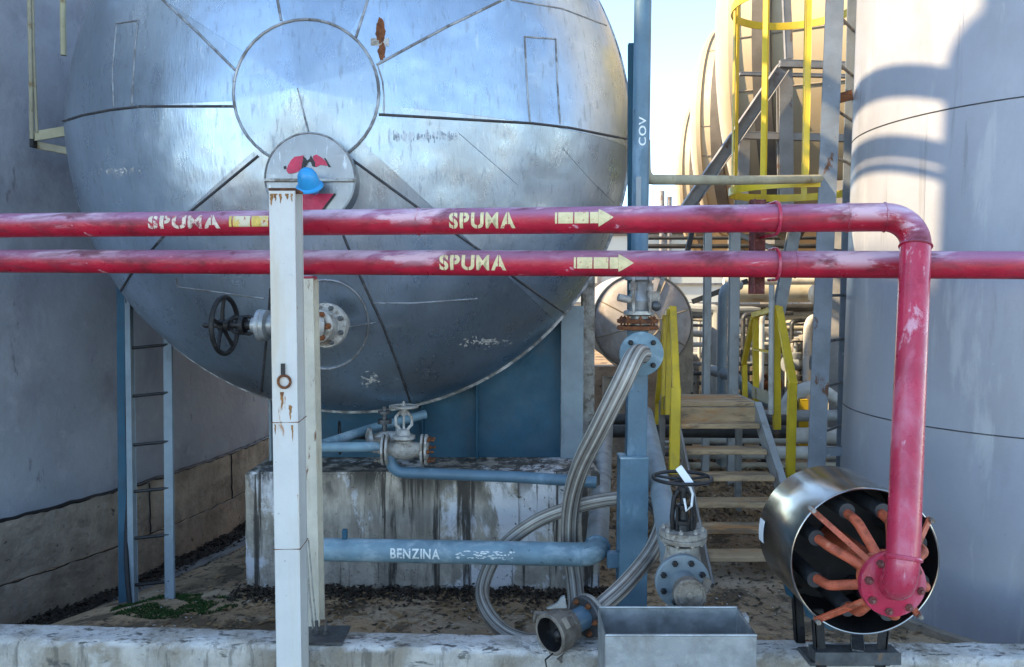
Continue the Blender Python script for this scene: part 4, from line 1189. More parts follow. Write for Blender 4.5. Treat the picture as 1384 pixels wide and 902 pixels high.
# ------------------------------------------------------------------ galvanised bin
bn = thing('drip_bin', (P(920, 900, 3.3).x, 3.34, 0), 'open galvanised metal bin under the capped spout', 'bin')
z1 = P(920, 859, 3.22).z; xl, xr = P(819, 857, 3.22).x, P(1022, 862, 3.22).x; y0_, y1_ = 3.22, 3.50; th = .006
b = MB(); xm = (xl + xr) / 2; w = xr - xl; hgt = .62; zc = z1 - hgt / 2
b.box((xm, y0_, zc), (w, th, hgt), bevel=0); b.box((xm, y1_, zc + .003), (w, th, hgt + .006), bevel=0)
b.box((xl + th / 2 - .003, (y0_ + y1_) / 2, zc - .002), (th, y1_ - y0_ - th, hgt - .004), bevel=0); b.box((xr - th / 2 + .003, (y0_ + y1_) / 2, zc - .002), (th, y1_ - y0_ - th, hgt - .004), bevel=0)
b.box((xm, (y0_ + y1_) / 2, z1 - .40), (w - 2 * th, y1_ - y0_ - th, .006), bevel=0); b.obj('tub', 'galvanised', bn)
b = MB(); b.tube([V((xl, y0_, z1)), V((xr, y0_, z1)), V((xr, y1_, z1 + .004)), V((xl, y1_, z1 + .004))], .006, 8, closed=True); b.obj('rolled_rim', 'galvanised', bn)
b = MB(); b.box((xr + .02, y1_ - .03, z1 - .03), (.04, .05, .03)); b.obj('handle', 'galvanised', bn)

# ------------------------------------------------------------------ foam generator drum
GF = 3.40; gc = P(1169, 759, GF); gr = .316
fgn = thing('foam_chamber', (gc.x, GF + .25, .44), 'shiny stainless steel drum, open front with orange pipes radiating from red hub', 'foam chamber')
b = MB(); b.lathe([(0, gr - .006), (0, gr), (.44, gr), (.46, gr - .012), (.46, 0)], gc, (0, 1, 0), 96, cap=False); b.obj('drum_shell', 'stainless', fgn)
b = MB(); b.lathe([(.0005, gr - .006), (.40, gr - .006), (.40, 0)], gc, (0, 1, 0), 96, cap=False); b.obj('lining', 'black_inside', fgn)
b = MB(); b.torus(gc, (0, 1, 0), gr - .003, .005, 96, 8); b.obj('rolled_edge', 'stainless', fgn)
for px, py in ((1152, 697), (1111, 733), (1109, 789), (1153, 828), (1207, 834), (1252, 792), (1249, 740), (1200, 697)):
    e = P(px, py, 3.37); d = (e - V((gc.x, e.y, gc.z))); d.y = 0
    L = d.length; d.normalize(); ax0 = V((gc.x, 0, gc.z))
    p0 = ax0 + d * .06 + V((0, 3.20, 0)); p1 = ax0 + d * (L * .92) + V((0, 3.33, 0)); p2 = ax0 + d * (L * 1.02) + V((0, 3.52, 0))
    b = MB(); b.tube(path([p0, p1, p2], .06), .0205, 16); n_ = b.obj('nozzle_pipe', 'orange_red_paint', fgn)
    b = MB(); b.cyl(p2 + V((0, -.10, 0)), p2 + V((0, .27, 0)), .034, seg=18); b.obj('sleeve', 'dark_pipe', n_)
for px, py, w in ((1092, 684, .017), (1103, 838, .022), (1255, 846, .02), (1258, 700, .016)):
    e = P(px, py, GF); d = e - V((gc.x, GF, gc.z)); d = d.normalized() * (gr + .008); e = V((gc.x, GF - .004, gc.z)) + d
    b = MB(); b.bar(V((gc.x, 3.185, gc.z)) + d * .3, e, w, .010, (0, 1, 0)); st = b.obj('stay_bar', 'orange_red_paint', fgn)
    b = MB(); b.cyl(e + V((0, .02, 0)), e + V((0, -.03, 0)), .010, seg=10); b.obj('stay_bolt', 'cast_grey', st)
b = MB(); b.cyl((gc.x, 3.166, gc.z), (gc.x, 3.24, gc.z), .105, seg=32); b.cyl((gc.x, 3.24, gc.z), (gc.x, 3.78, gc.z), .05, seg=20); b.obj('manifold', 'orange_red_paint', fgn)
b = MB(); q = P(1046, 694, 3.8); a = math.atan2(-.05, -1)
for i in range(9):
    pass
rows = []
for i in range(7):
    an = R_(168 + i * 3.2); rows.append([b.bm.verts.new((gc.x + (gr + .0012) * math.cos(an), GF + y, gc.z + (gr + .0012) * math.sin(an))) for y in (.37, .44)])
for A, B in zip(rows, rows[1:]): b.bm.faces.new((A[0], A[1], B[1], B[0]))
b.obj('sticker', 'white_tag', fgn)
stnd = thing('drum_stand', (gc.x, 3.62, .44), 'dark steel cradle and feet under the stainless drum', 'stand')
zb = gc.z - gr
for y in (3.52, 3.78):
    for s in (-1, 1): b = MB(); b.bar((gc.x + .13 * s, y, .44), (gc.x + .15 * s, y, zb + .06), .04, .008, (0, 1, 0)); b.bar((gc.x + .13 * s + .016 * s, y + .016, .44), (gc.x + .15 * s + .016 * s, y + .016, zb + .06), .006, .04, (0, 1, 0)); b.obj('leg', 'black_iron', stnd)
b = MB()
for y in (3.52, 3.78): b.prism([(gc.x + (gr + .002) * math.cos(R_(a)), y, gc.z + (gr + .002) * math.sin(R_(a))) for a in range(228, 313, 6)] + [(gc.x + .2, y, zb + .03), (gc.x + .1, y, zb - .03), (gc.x - .1, y, zb - .03), (gc.x - .2, y, zb + .03)], (0, .012, 0))
b.obj('cradle', 'deep_blue_paint', stnd)
b = MB(); wy = wall_y(gc.x)
b.box((gc.x + .0, wy - .02, .455), (.36, .16, .02)); b.bar((gc.x - .17, wy - .1, .50), (gc.x + .2, wy - .1, .50), .05, .09, (0, 1, 0)); b.bar((gc.x + .02, wy - .13, .52), (gc.x + .12, wy + .12, .50), .05, .03, (0, 0, 1)); b.obj('foot_channel', 'steel_dark', stnd)
# =================================================================== RIGHT TANK, CAGED LADDER
RC = V((3.73, 5.59, 0))
rt = thing('storage_tank', RC, 'pale painted vertical tank at the right edge, sunlit strip with curved shadows', 'storage tank')
b = MB(); b.lathe([(.03, 1.385), (.035, 1.36), (1.276, 1.34), (3.19, 1.315), (5.2, 1.29), (8.5, 1.28), (9.0, 0)], RC, (0, 0, 1), 128); b.obj('shell', 'right_tank_paint', rt)
for z, r in ((1.276, 1.34), (3.19, 1.315), (5.2, 1.29)):
    b = MB(); b.torus((RC.x, RC.y, z), (0, 0, 1), r, .0045, 128, 6); b.obj('weld_seam', 'seam_dark', rt)
for an, z0, z1, r in ((205, 1.28, 3.19, 1.327), (214, 3.19, 5.2, 1.302)):
    d = V((math.cos(R_(an)), math.sin(R_(an)), 0)); b = MB(); b.tube([RC + d * (1.34 if z0 < 2 else 1.315) + V((0, 0, z0)), RC + d * (1.315 if z0 < 2 else 1.29) + V((0, 0, z1))], .0022, 6); b.obj('weld_seam', 'right_tank_paint', rt)
b = MB(); b.lathe([(0, 1.42), (.06, 1.42), (.06, 1.37)], RC, (0, 0, 1), 96); b.obj('base_ring', 'base_concrete', rt)

cl = thing('caged_ladder', (2.53, 6.26, 0), 'weathered blue grey steel ladder with yellow safety cage beside the right tank', 'ladder')
N0, N1 = P(1101, 690, 6.03), P(1131, -70, 6.03); F0, F1 = P(1138, 690, 6.5), P(1157, -70, 6.5)
N0 = N0 + (N0 - N1) * ((N0.z - 0) / (N1.z - N0.z)); F0 = F0 + (F0 - F1) * (F0.z / (F1.z - F0.z))
N1 = N0 + (N1 - N0) * 1.45; F1 = F0 + (F1 - F0) * 1.45
dd = (F0 - N0).normalized()
b = MB(); b.bar(N0, N1, .118, .05, (.3, 1, 0)); b.obj('rail', 'ladder_steel', cl)
b = MB(); b.bar(F0, F1, .1, .05, (.3, 1, 0)); b.obj('rail', 'ladder_steel', cl)
z = .35
while z < 7.0:
    k = lambda A, B: A.lerp(B, (z - A.z) / (B.z - A.z))
    b = MB(); b.cyl(k(N0, N1), k(F0, F1), .011, seg=8); b.obj('rung', 'frame_steel', cl); z += .345
hcx = V((2.227, 6.51, 0)); hR = .487
for i, zz in enumerate((2.90, 4.34, 5.75)):
    b = MB(); b.hoop(hcx + V((0, 0, zz)), (0, 0, 1), hR, .060, .009, 64, -102, 178); b.obj('cage_hoop', 'yellow_paint', cl)
for a in (262, 225, 180, 140, 100, 60):
    d = V((math.cos(R_(a)), math.sin(R_(a)), 0)); p = hcx + d * (hR - .008)
    b = MB(); b.bar(p + V((0, 0, 2.87)), p + V((0, 0, 7.2)), .042, .008, d); b.obj('cage_bar', 'yellow_paint', cl)
for zz in (.9, 3.50, 6.1):
    A = N0.lerp(N1, (zz - N0.z) / (N1.z - N0.z)); Bq = RC + (A - V((RC.x, RC.y, A.z))).normalized() * 1.32 + V((0, 0, 0)); Bq.z = zz + .03
    b = MB(); b.bar(A, Bq, .012, .07, (0, 0, 1)); b.obj('standoff', 'rust' if zz > 3 else 'ladder_steel', cl)

# =================================================================== OLIVE HANDRAIL PIPE
b = MB(); b.tube(path([P(872, 190, 4.86), P(873, 243, 4.86), P(1000, 244, 5.5), P(1112, 242, 6.06)], [.06, .5]), .031, 16)
tag(b.obj('cross_pipe', 'olive_pipe', org=P(873, 243, 4.86)), 'dull olive pipe bent off the COV pipe and running right to the caged ladder', 'pipe')

# =================================================================== STEP-OVER STAIR
st = thing('step_over_stair', (1.8, 6.4, 0), 'small stair with wooden treads and yellow handrails behind the valves', 'stair')
ty = (757, 719, 684, 648, 612, 577)
XL, XR = 1.44, 2.12
for i, py in enumerate(ty):
    Y = 5.85 + .21 * i; z = P(1000, py, Y).z
    b = MB(); b.box(((XL + XR) / 2, Y + .105, z), (XR - XL, .20, .04), bevel=.006); b.obj('tread', 'wood_tread', st)
zp = P(1000, 547, 7.12).z
b = MB()
for k in range(4): b.box(((XL + XR) / 2, 7.19 + .15 * k, zp), (XR - XL + .04, .142, .035), bevel=.004)
b.obj('platform', 'wood_tread', st)
b = MB(); b.box(((XL + XR) / 2, 7.10, zp - .115), (XR - XL + .03, .03, .185), bevel=.004); b.obj('fascia_board', 'wood_tread', st)
zb0 = P(1000, 757, 5.85).z
for x, m in ((XL - .012, 'frame_steel'), (XR + .04, 'column_grey')):
    b = MB(); b.bar((x, 5.72, zb0 - .17), (x, 7.15, zp - .03), .018 if x < 2 else .06, .14, (0, -.6, 1)); b.bar((x, 7.1, zp - .05), (x, 7.75, zp - .05), .018, .12, (0, 0, 1)); b.bar((x, 7.7, zp - .05), (x, 7.7, 0), .05, .05); b.obj('stringer', m, st)
def rail(name, pts, w=.04, d=.04):
    b = MB()
    for p, q in zip(pts, pts[1:]): b.bar(p, q, w, d)
    return b.obj(name, 'yellow_paint', st)
# right handrail
rail('handrail', [P(1052, 416, 7.05), P(1072, 520, 6.55)], .06, .035)
rail('handrail', [P(1019, 426, 7.6), P(1050, 417, 7.05)], .045, .05)
rail('handrail', [P(1018, 430, 7.6), P(1005, 492, 8.1)], .04, .04)
b = MB(); b.bar(P(1071, 518, 6.55), P(1068, 655, 6.55), .062, .04); b.obj('rail_post', 'yellow_paint', st)
b = MB(); b.bar(P(1049, 418, 7.05), P(1050, 580, 7.05), .056, .04); b.obj('rail_post', 'yellow_paint', st)
b = MB(); b.bar(P(1021, 428, 7.6), P(1022, 560, 7.6), .045, .04); b.obj('rail_post', 'yellow_paint', st)
b = MB(); b.bar(P(1006, 490, 8.1), P(1007, 545, 8.1), .04, .04); b.obj('rail_post', 'yellow_paint', st)
b = MB(); b.cyl(P(1043, 385, 7.02), P(1042, 560, 7.02), .024, seg=12); b.obj('rail_post', 'pale_pipe', st)
rail('mid_rail', [P(1019, 472, 7.6), P(1046, 477, 7.05)], .03, .02)
b = MB(); b.prism([P(1016, 522, 7.6), P(1044, 532, 7.05), P(1044, 549, 7.05), P(1016, 537, 7.6)], (.012, 0, 0)); b.obj('toe_plate', 'olive_pipe', st)
# left handrail
rail('handrail', [P(909, 416, 7.05), P(914, 528, 6.5)], .055, .035)
rail('handrail', [P(908, 418, 7.05), P(902, 424, 7.6)], .045, .05)
b = MB(); b.bar(P(913, 525, 6.5), P(911, 640, 6.5), .075, .04); b.obj('rail_post', 'yellow_paint', st)
b = MB(); b.bar(P(905, 418, 7.05), P(902, 560, 7.05), .04, .04); b.obj('rail_post', 'yellow_paint', st)
b = MB(); b.bar(P(899, 428, 7.6), P(896, 560, 7.6), .035, .04); b.obj('rail_post', 'yellow_paint', st)
rail('handrail', [P(899, 428, 7.6), P(888, 545, 8.2)], .04, .04)
b = MB(); b.bar(P(889, 545, 8.2), P(888, 575, 8.2), .045, .04); b.obj('rail_post', 'yellow_paint', st)

# =================================================================== BACKGROUND TANKS
FA = R_(27); FAX = V((math.cos(FA), -math.sin(FA), 0)); FNEAR = V((-math.sin(FA), -math.cos(FA), 0))
def far_tank(cx, Yc, Rr, zc, L, label):
    o = V((cx, Yc, zc)); t = thing('bulk_tank', (cx + FAX.x * L / 2, Yc + FAX.y * L / 2, 0), label, 'storage tank')
    prof = [(-.22 * Rr * math.sin(R_(a)), Rr * math.cos(R_(a))) for a in range(88, -1, -8)] + [(L, Rr), (L, 0)]
    prof[0] = (-.22 * Rr, 0)
    b = MB(); b.lathe(prof, o, FAX, 128, cap=False); b.obj('shell', 'cream_cladding', t)
    for x in (.0, .34):
        b = MB(); b.hoop(o + FAX * x, FAX, Rr + (.05 if x else .02), .20 if x else .08, .12 if x else .05, 128); b.obj('stiffener_ring', 'rib_dark' if x else 'cream_cladding', t)
    for x in (2.2, 3.9, 5.6):
        b = MB(); b.hoop(o + FAX * x, FAX, Rr + .004, .05, .012, 128); b.obj('sheet_joint', 'cream_seam', t)
    for a in (40, 62, 84, 106, 128, 150, 172, -5, -20):
        d = FNEAR * math.cos(R_(a)) + V((0, 0, math.sin(R_(a)))); b = MB(); b.tube([o + d * (Rr + .002), o + d * (Rr + .002) + FAX * L], .011, 6); b.obj('seam', 'cream_seam', t)
    for x in (1.2, L - 1.2):
        c = o + FAX * x; b = MB(); b.box((c.x, c.y, (zc - Rr * .8) / 2), (.25, Rr * 1.5, zc - Rr * .8), (FAX, -FNEAR, V((0, 0, 1)))); b.obj('saddle', 'frame_steel', t)
far_tank(3.61, 11.7, 2.3, 5.25, 8, 'nearest cream horizontal tank behind the yellow cage, cut by the top edge')
far_tank(4.40, 17.15, 2.05, 5.35, 9, 'middle cream horizontal tank, its round top just below the picture edge')
far_tank(5.22, 22.6, 2.1, 5.2, 9, 'farthest and lowest cream horizontal tank, beside the blue sky')

# steel access frame
fr = thing('access_frame', P(1000, 545, 8.6), 'grey steel frame with diagonal brace behind the yellow cage', 'frame')
FYd = 8.6
def member(name, a, c, wpx, m='frame_steel', Y=FYd, dep=.10):
    w = wpx * Y / F; b = MB(); b.hbeam(P(*a, Y), P(*c, Y), w, dep, .012) if wpx > 11 else b.bar(P(*a, Y), P(*c, Y), w, .05); b.obj(name, m, fr)
member('column', (1060, 88), (1062, 300), 18)
member('column', (1060, -60), (1066, 80), 10, 'frame_steel', FYd + .02)
member('column', (1005, 188), (1001, 300), 15, Y=FYd + .15)
member('beam', (1054, 86), (1175, 90), 9, Y=FYd - .08)
member('beam', (1002, 183), (1175, 188), 9, Y=FYd + .03)
member('beam', (1000, 100), (1175, 104), 4, Y=FYd + .3)
member('beam', (930, 296), (1180, 297), 14, Y=FYd + .2)
da, dbp = P(1056, 94, FYd - .1), P(922, 290, FYd - .1); dax = (dbp - da).normalized(); dn = V((-dax.z, 0, dax.x)); dn = dn if dn.z > 0 else -dn
b = MB(); b.bar(da, dbp, .012, .12, dn); b.bar(da + dn * .06 + V((0, -.05, 0)), dbp + dn * .06 + V((0, -.05, 0)), .11, .012, dn); b.bar(da - dn * .06 + V((0, -.05, 0)), dbp - dn * .06 + V((0, -.05, 0)), .11, .012, dn); b.obj('diagonal_brace', 'frame_steel', fr)
for px, w in ((954, 9), (990, 13)):
    q = P(px, 540, FYd + .2); tq = P(px, 296, FYd + .2); b = MB(); b.hbeam((q.x, q.y, 0), (q.x, q.y, tq.z), w * FYd / F, .09, .008); b.obj('column', 'column_grey', fr)
member('brace', (1076, 300), (1050, 432), 15, 'grey_pipe', FYd + .3)
member('brace', (1000, 318), (1048, 338), 6, Y=FYd + .4)
member('brace', (936, 408), (1010, 380), 6, 'dark_pipe', FYd + 1.6)
member('brace', (938, 300), (928, 345), 6, 'dark_pipe', FYd + 1.6)
b = MB(); q = P(1174, 296, FYd + .2); b.bar((q.x, q.y, 0), (q.x, q.y, 6), .12, .1); b.obj('column', 'frame_steel', fr)
# vertical pipes in front of the pale wall
for i, (px, y0, w, lab, m) in enumerate(((975, 388, 13, 'grey upright pipe with pale curved top, left of the yellow handrail', 'grey_blue_paint'), (1028, 420, 7, 'pale thin upright pipe seen between the yellow handrail posts', 'pale_pipe'), (1090, 432, 12, 'short white upright pipe right of the yellow handrail', 'pale_pipe'))):
    Y = 9.6 + .5 * i; r = w * Y / F / 2; q = P(px, 560, Y); tq = P(px, y0, Y)
    b = MB(); b.tube(path([(q.x, Y, 0), (q.x, Y, tq.z), (q.x + .25, Y + .2, tq.z + .02)], .14), r, 14); tag(b.obj('upright_pipe', m, org=(q.x, Y, 0)), lab, 'pipe')

# small end-on drum behind the blue column
DY = 10.2; dc2 = P(868, 437, DY); DR = 66 * DY / F
dm = thing('small_tank', (dc2.x, DY + .8, 0), 'small whitish weathered drum end behind the blue flange, with radial seams', 'storage tank')
b = MB(); pf = [(-.32 * DR * math.cos(R_(a)), DR * math.sin(R_(a))) for a in range(0, 91, 9)]; pf[0] = (-.32 * DR, 0); b.lathe(pf + [(1.8, DR), (2.0, 0)], dc2, (0, 1, 0), 72, cap=False); b.obj('shell', 'drum_paint', dm)
b = MB(); b.hoop(dc2 + V((0, .02, 0)), (0, 1, 0), DR + .012, .09, .02, 72); b.obj('rim_band', 'cream_seam', dm)
for k in range(8):
    a = 2 * math.pi * k / 8 + .3; b = MB(); b.tube([dc2 + V((DR * s * math.cos(a), -.32 * DR * math.sqrt(max(0, 1 - s * s)) - .004, DR * s * math.sin(a))) for s in [.3 + .7 * i / 10 for i in range(11)]], .010, 6); b.obj('seam', 'cream_seam', dm)
b = MB(); b.torus(dc2 + V((0, -.31 * DR, 0)), (0, 1, 0), .3 * DR, .010, 40, 6); b.obj('seam', 'cream_seam', dm)
b = MB(); b.prism([P(925, 440, DY + .3), P(937, 440, DY + .3), P(937, 530, DY + .3), P(895, 530, DY + .3), P(900, 500, DY + .3), P(915, 480, DY + .3)], (0, .1, 0)); q = P(915, 530, DY + .3); b.box((q.x, DY + .35, q.z / 2), (.36, .08, q.z)); b.box((dc2.x - .2, DY + .35, q.z / 2 + .1), (.5, .08, q.z + .2)); b.obj('saddle', 'base_concrete', dm)

# dark crossing pipes under the platform and pale ones to the right
for py, r, Y, m, lab in ((567, 8, 8.3, 'dark_pipe', 'upper dark horizontal pipe passing under the stair platform'), (583, 9, 8.0, 'dark_pipe', 'lower dark horizontal pipe passing under the stair platform')):
    b = MB(); b.tube([P(800, py, Y), P(930, py, Y), P(1062, py + 1, Y)], r * Y / F, 16); tag(b.obj('crossing_pipe', m, org=P(930, py, Y)), lab, 'pipe')
for py, r, Y, m, lab in ((562, 8, 9.4, 'grey_pipe', 'topmost of the pale horizontal pipes low between yellow handrail and caged ladder'), (589, 11, 9.2, 'pale_pipe', 'thick middle one of the pale horizontal pipes low beside the caged ladder'), (612, 9, 9.0, 'pale_pipe', 'lowest pale horizontal pipe beside the foot of the caged ladder'),
                         (631, 6, 9.6, 'beige_pipe', 'thin beige pipe close to the ground right of the stair')):
    b = MB(); b.tube([P(920, py, Y), P(1080, py, Y), P(1300, py, Y)], r * Y / F, 16); tag(b.obj('crossing_pipe', m, org=P(1080, py, Y)), lab, 'pipe')
for py, r, Y, m, lab in ((397, 12, 12.5, 'beige_pipe', 'thick rust stained beige pipe just under the lower red pipe'), (381, 6, 13, 'pale_pipe', 'pale pipe running behind the foot of the rusty bracket'), (416, 5, 11.5, 'dark_pipe', 'thin dark pipe below the beige pipe'), (424, 7, 11.6, 'grey_pipe', 'thin grey pipe directly under the thin dark pipe'), (333, 3.2, 14, 'dark_pipe', 'thin dark pipe seen between the two red pipes'), (322, 2.4, 14, 'dark_pipe', 'very thin dark line close under the upper red pipe')):
    b = MB(); b.tube([P(978 if py in (381, 397) else 925 if py > 380 else 870, py, Y), P(1060, py, Y), P(1300, py - 1, Y)], r * Y / F, 14); tag(b.obj('rack_pipe', m, org=P(1060, py, Y)), lab, 'pipe')
b = MB(); Y = 8.9; b.tube(path([P(1052, 566, Y), P(1072, 532, Y), P(1098, 522, Y), P(1118, 532, Y), P(1150, 556, Y)], .12), 9 * Y / F, 16); tag(b.obj('bent_pipe', 'pale_pipe', org=P(1098, 530, Y)), 'fat white bent pipe arching behind the caged ladder', 'pipe')
b = MB(); Y = 9.2; b.tube(path([P(960, 500, Y + 1), P(990, 508, Y), P(1018, 532, Y), P(1040, 545, Y)], .1), 8 * Y / F, 14); tag(b.obj('bent_pipe', 'grey_blue_paint', org=P(1000, 530, Y)), 'grey blue bent pipe behind the top of the stair', 'pipe')
for px, y0, y1, w, lab in ((1128, 500, 600, 8, 'slim yellow post glimpsed between the rails of the caged ladder'), (1086, 540, 572, 10, 'short yellow post behind the right handrail')):
    Y = 10.4; q = P(px, y1, Y); b = MB(); b.bar((q.x, Y, 0), P(px, y0, Y), w * Y / F, .06); b.box((q.x, Y, .01), (.16, .16, .02)); tag(b.obj('yellow_post', 'yellow_paint', org=(q.x, Y, 0)), lab, 'post')
# valve groups on the manifold behind the ladder
def far_valve(px, py, Y, s, m, label):
    c = P(px, py, Y); t = thing('far_valve', c, label, 'valve', 'valves on the far manifold')
    b = MB(); b.lathe([(-.18 * s, .05 * s), (-.17 * s, .11 * s), (-.13 * s, .11 * s), (-.12 * s, .06 * s), (0, .10 * s), (.12 * s, .06 * s), (.13 * s, .11 * s), (.17 * s, .11 * s), (.18 * s, .05 * s)], c, (1, .2, 0), 18)
    b.lathe([(.05 * s, .06 * s), (.13 * s, .09 * s), (.16 * s, .09 * s), (.17 * s, .03 * s), (.34 * s, .025 * s)], c, (0, 0, 1), 14); b.obj('body', m, t)
    b = MB(); b.wheel(c + V((0, 0, .32 * s)), (0, .1, 1), .13 * s, .012 * s, 4, 0, .2); b.obj('handwheel', 'black_iron', t)
fv = [(1118, 398, 1.0), (1124, 430, .9), (1116, 462, 1.1), (1130, 470, 1.0), (1108, 490, .8), (1126, 505, .9), (1088, 468, .8), (1080, 520, .7), (1040, 520, .7), (1075, 492, .8)]
words = ['topmost far valve under the red pipe, right of the ladder rail', 'second far valve down, between the ladder rails', 'big far valve level with the handwheel of the tank nozzle', 'rusty far valve tucked against the right tank', 'small far valve left of the caged ladder', 'lowest far valve between the ladder rails', 'far valve beside the short white upright pipe', 'small far valve over the white bent pipe', 'small far valve inside the yellow handrail', 'far valve left of the white upright pipe']
for i, (px, py, s) in enumerate(fv):
    far_valve(px, py, 10.6 + .15 * (i % 4), s * 1.15, ['steel_dark', 'cast_grey', 'dark_pipe', 'rust', 'grey_pipe'][i % 5], words[i])
mf = thing('pipe_manifold', P(1100, 600, 11.2), 'tangle of thin upright and level pipes behind the ladder', 'manifold')
rnd = random.Random(12)
for i in range(16):
    px = rnd.uniform(1060, 1150); Y = rnd.uniform(10.9, 12.2); q = P(px, 560, Y); b = MB(); b.tube(path([(q.x, Y, 0), (q.x, Y, P(px, rnd.uniform(415, 500), Y).z), (q.x + rnd.choice((-.5, .5)), Y, P(px, rnd.uniform(420, 520), Y).z)], .06), rnd.uniform(.02, .05), 10); b.obj('pipe', rnd.choice(('pale_pipe', 'grey_pipe', 'steel_dark', 'cast_grey', 'beige_pipe')), mf)
for i in range(9):
    py = 430 + i * 14; Y = rnd.uniform(10.8, 12); b = MB(); b.tube([P(1058, py, Y), P(1165, py + rnd.uniform(-2, 2), Y)], rnd.uniform(.015, .045), 10); b.obj('pipe', rnd.choice(('pale_pipe', 'grey_pipe', 'steel_dark', 'beige_pipe')), mf)
dwl = MB(); dwl.box((6.5, 13.2, .45), (14, .25, .92), bevel=.01); tag(dwl.obj('low_wall', 'base_concrete', org=(6.5, 13.2, 0)), 'low dark concrete wall behind the far pipes', 'low wall')
for i in range(26):
    px = rnd.uniform(938, 1085); Y = rnd.uniform(10.9, 12.8); q = P(px, 560, Y); tz = P(px, rnd.uniform(418, 490), Y).z
    b = MB(); b.tube(path([(q.x, Y, 0), (q.x, Y, tz), (q.x + rnd.choice((-.4, .4, .7)), Y + .1, tz + rnd.choice((-.02, .02)))], .06), rnd.choice((.018, .025, .03, .05, .07)), 10); b.obj('pipe', rnd.choice(('pale_pipe', 'pale_pipe', 'grey_pipe', 'column_grey', 'cast_grey', 'beige_pipe', 'steel_dark')), mf)
for i in range(8):
    py = 440 + i * 13; Y = rnd.uniform(10.8, 12.6); b = MB(); b.tube([P(930, py, Y), P(1065, py + rnd.uniform(-2, 2), Y)], rnd.uniform(.012, .04), 10); b.obj('pipe', rnd.choice(('pale_pipe', 'grey_pipe', 'steel_dark', 'beige_pipe')), mf)
mf2 = thing('pipe_manifold', P(960, 640, 10), 'rows of low thin pipes seen through the open stair treads', 'manifold')
for i in range(7):
    py = 598 + i * 8; Y = 9.6 + .25 * i; b = MB(); b.tube([P(880, py, Y), P(1075, py, Y)], rnd.uniform(.018, .04), 10); b.obj('pipe', ('pale_pipe', 'grey_pipe', 'steel_dark')[i % 3], mf2)
for px in (930, 962, 1000, 1030):
    q = P(px, 640, 10); b = MB(); b.bar((q.x, 9.9, 0), P(px, 590, 9.9), .07, .05); b.obj('trestle', 'dark_pipe', mf2)
# pale industrial hall far behind
wh = thing('industrial_hall', (11, 31, 0), 'pale sheet clad hall far behind the stair', 'building')
b = MB(); zt = P(1000, 316, 30).z; b.box((13, 33, zt / 2), (22, 6, zt), bevel=0); b.obj('wall', 'warehouse_wall', wh)
for z in (.9, 1.7, 2.4, 3.1, zt - .05): b = MB(); b.box((13, 29.97, z), (22, .10, .07), bevel=0); b.obj('sheeting_rail', 'frame_steel', wh)
for x in (3.2, 5.6, 8, 10.4, 12.8): b = MB(); b.box((x, 29.96, zt / 2), (.14, .12, zt - .1), bevel=0); b.obj('pilaster', 'frame_steel', wh)
b = MB(); b.box((13, 33, zt + .08), (22.4, 6.4, .14), bevel=0); b.obj('roof', 'cream_seam', wh)
for px, py in ((895, 258), (905, 266)):
    q = P(px, py, 29.5); b = MB(); b.cyl((q.x, 29.5, 0), q, .09); tag(b.obj('chimney_pipe', 'frame_steel', org=(q.x, 29.5, 0)), 'thin grey stack against the sky right of the COV pipe' if px == 895 else 'shorter stub stack beside the thin grey stack', 'stack')
b = MB(); hz_ = [(-80, 45), (-30, 47), (0, 48), (40, 46), (90, 44)]
# =================================================================== LITTER, MOSS
def litter(name, m, n, seed, area, sz, lift=.004):
    rnd = random.Random(seed); b = MB()
    for i in range(n):
        x = rnd.uniform(area[0], area[1]); y = rnd.uniform(area[2], area[3])
        if px0 - .02 < x < px1 + .02 and 5.66 < y < 7.05: continue
        if noise.noise(V((x * 1.4 + seed, y * 1.4, 0))) < -.05 and rnd.random() < .8: continue
        s = rnd.uniform(*sz); an = rnd.uniform(0, 6.28); tl = rnd.uniform(-.5, .5); tl2 = rnd.uniform(-.5, .5); c = V((x, y, gz(x, y) + lift + abs(tl) * s * .6))
        d = V((math.cos(an), math.sin(an), tl * .7)); e = V((-math.sin(an), math.cos(an), tl2 * .7))
        b.bm.faces.new([b.bm.verts.new(c + d * (q * s) + e * (r * s * .5)) for q, r in ((-1, 0), (-.2, -.8), (1, 0), (-.1, .9))])
    o = b.obj(name, m); tag(o, kind='stuff')
litter('leaf_litter', 'leaf_litter', 7000, 3, (-2.2, 3.4, 3.95, 9.2), (.010, .036))
litter('dark_litter', 'leaf_litter_dark', 4500, 9, (-2.6, 3.4, 3.95, 9.2), (.008, .030))
litter('gravel', 'pale_pipe', 2600, 15, (-2.6, 3.4, 3.95, 9.2), (.006, .014), .006)
def heap(name, m, n, seed, fx, sz):
    rnd = random.Random(seed); b = MB()
    for i in range(n):
        x, y, hgt = fx(rnd); s = rnd.uniform(*sz); an = rnd.uniform(0, 6.28); t1, t2 = rnd.uniform(-.7, .7), rnd.uniform(-.7, .7); c = V((x, y, gz(x, y) + .004 + hgt))
        d = V((math.cos(an), math.sin(an), t1)); e = V((-math.sin(an), math.cos(an), t2))
        b.bm.faces.new([b.bm.verts.new(c + d * (q * s) + e * (r * s * .6)) for q, r in ((-1, 0), (-.2, -.8), (1, 0), (-.1, .9))])
    tag(b.obj(name, m), kind='stuff')
def f1(r):
    x = r.uniform(-1.95, .75); k = abs(r.gauss(0, .13)); return x, 5.66 - k - .12 * max(0, noise.noise(V((x * 2.3, 1, 0)))), max(0, .035 - k * .2) * r.random()
heap('dark_litter', 'debris_dark', 2600, 31, f1, (.008, .028))
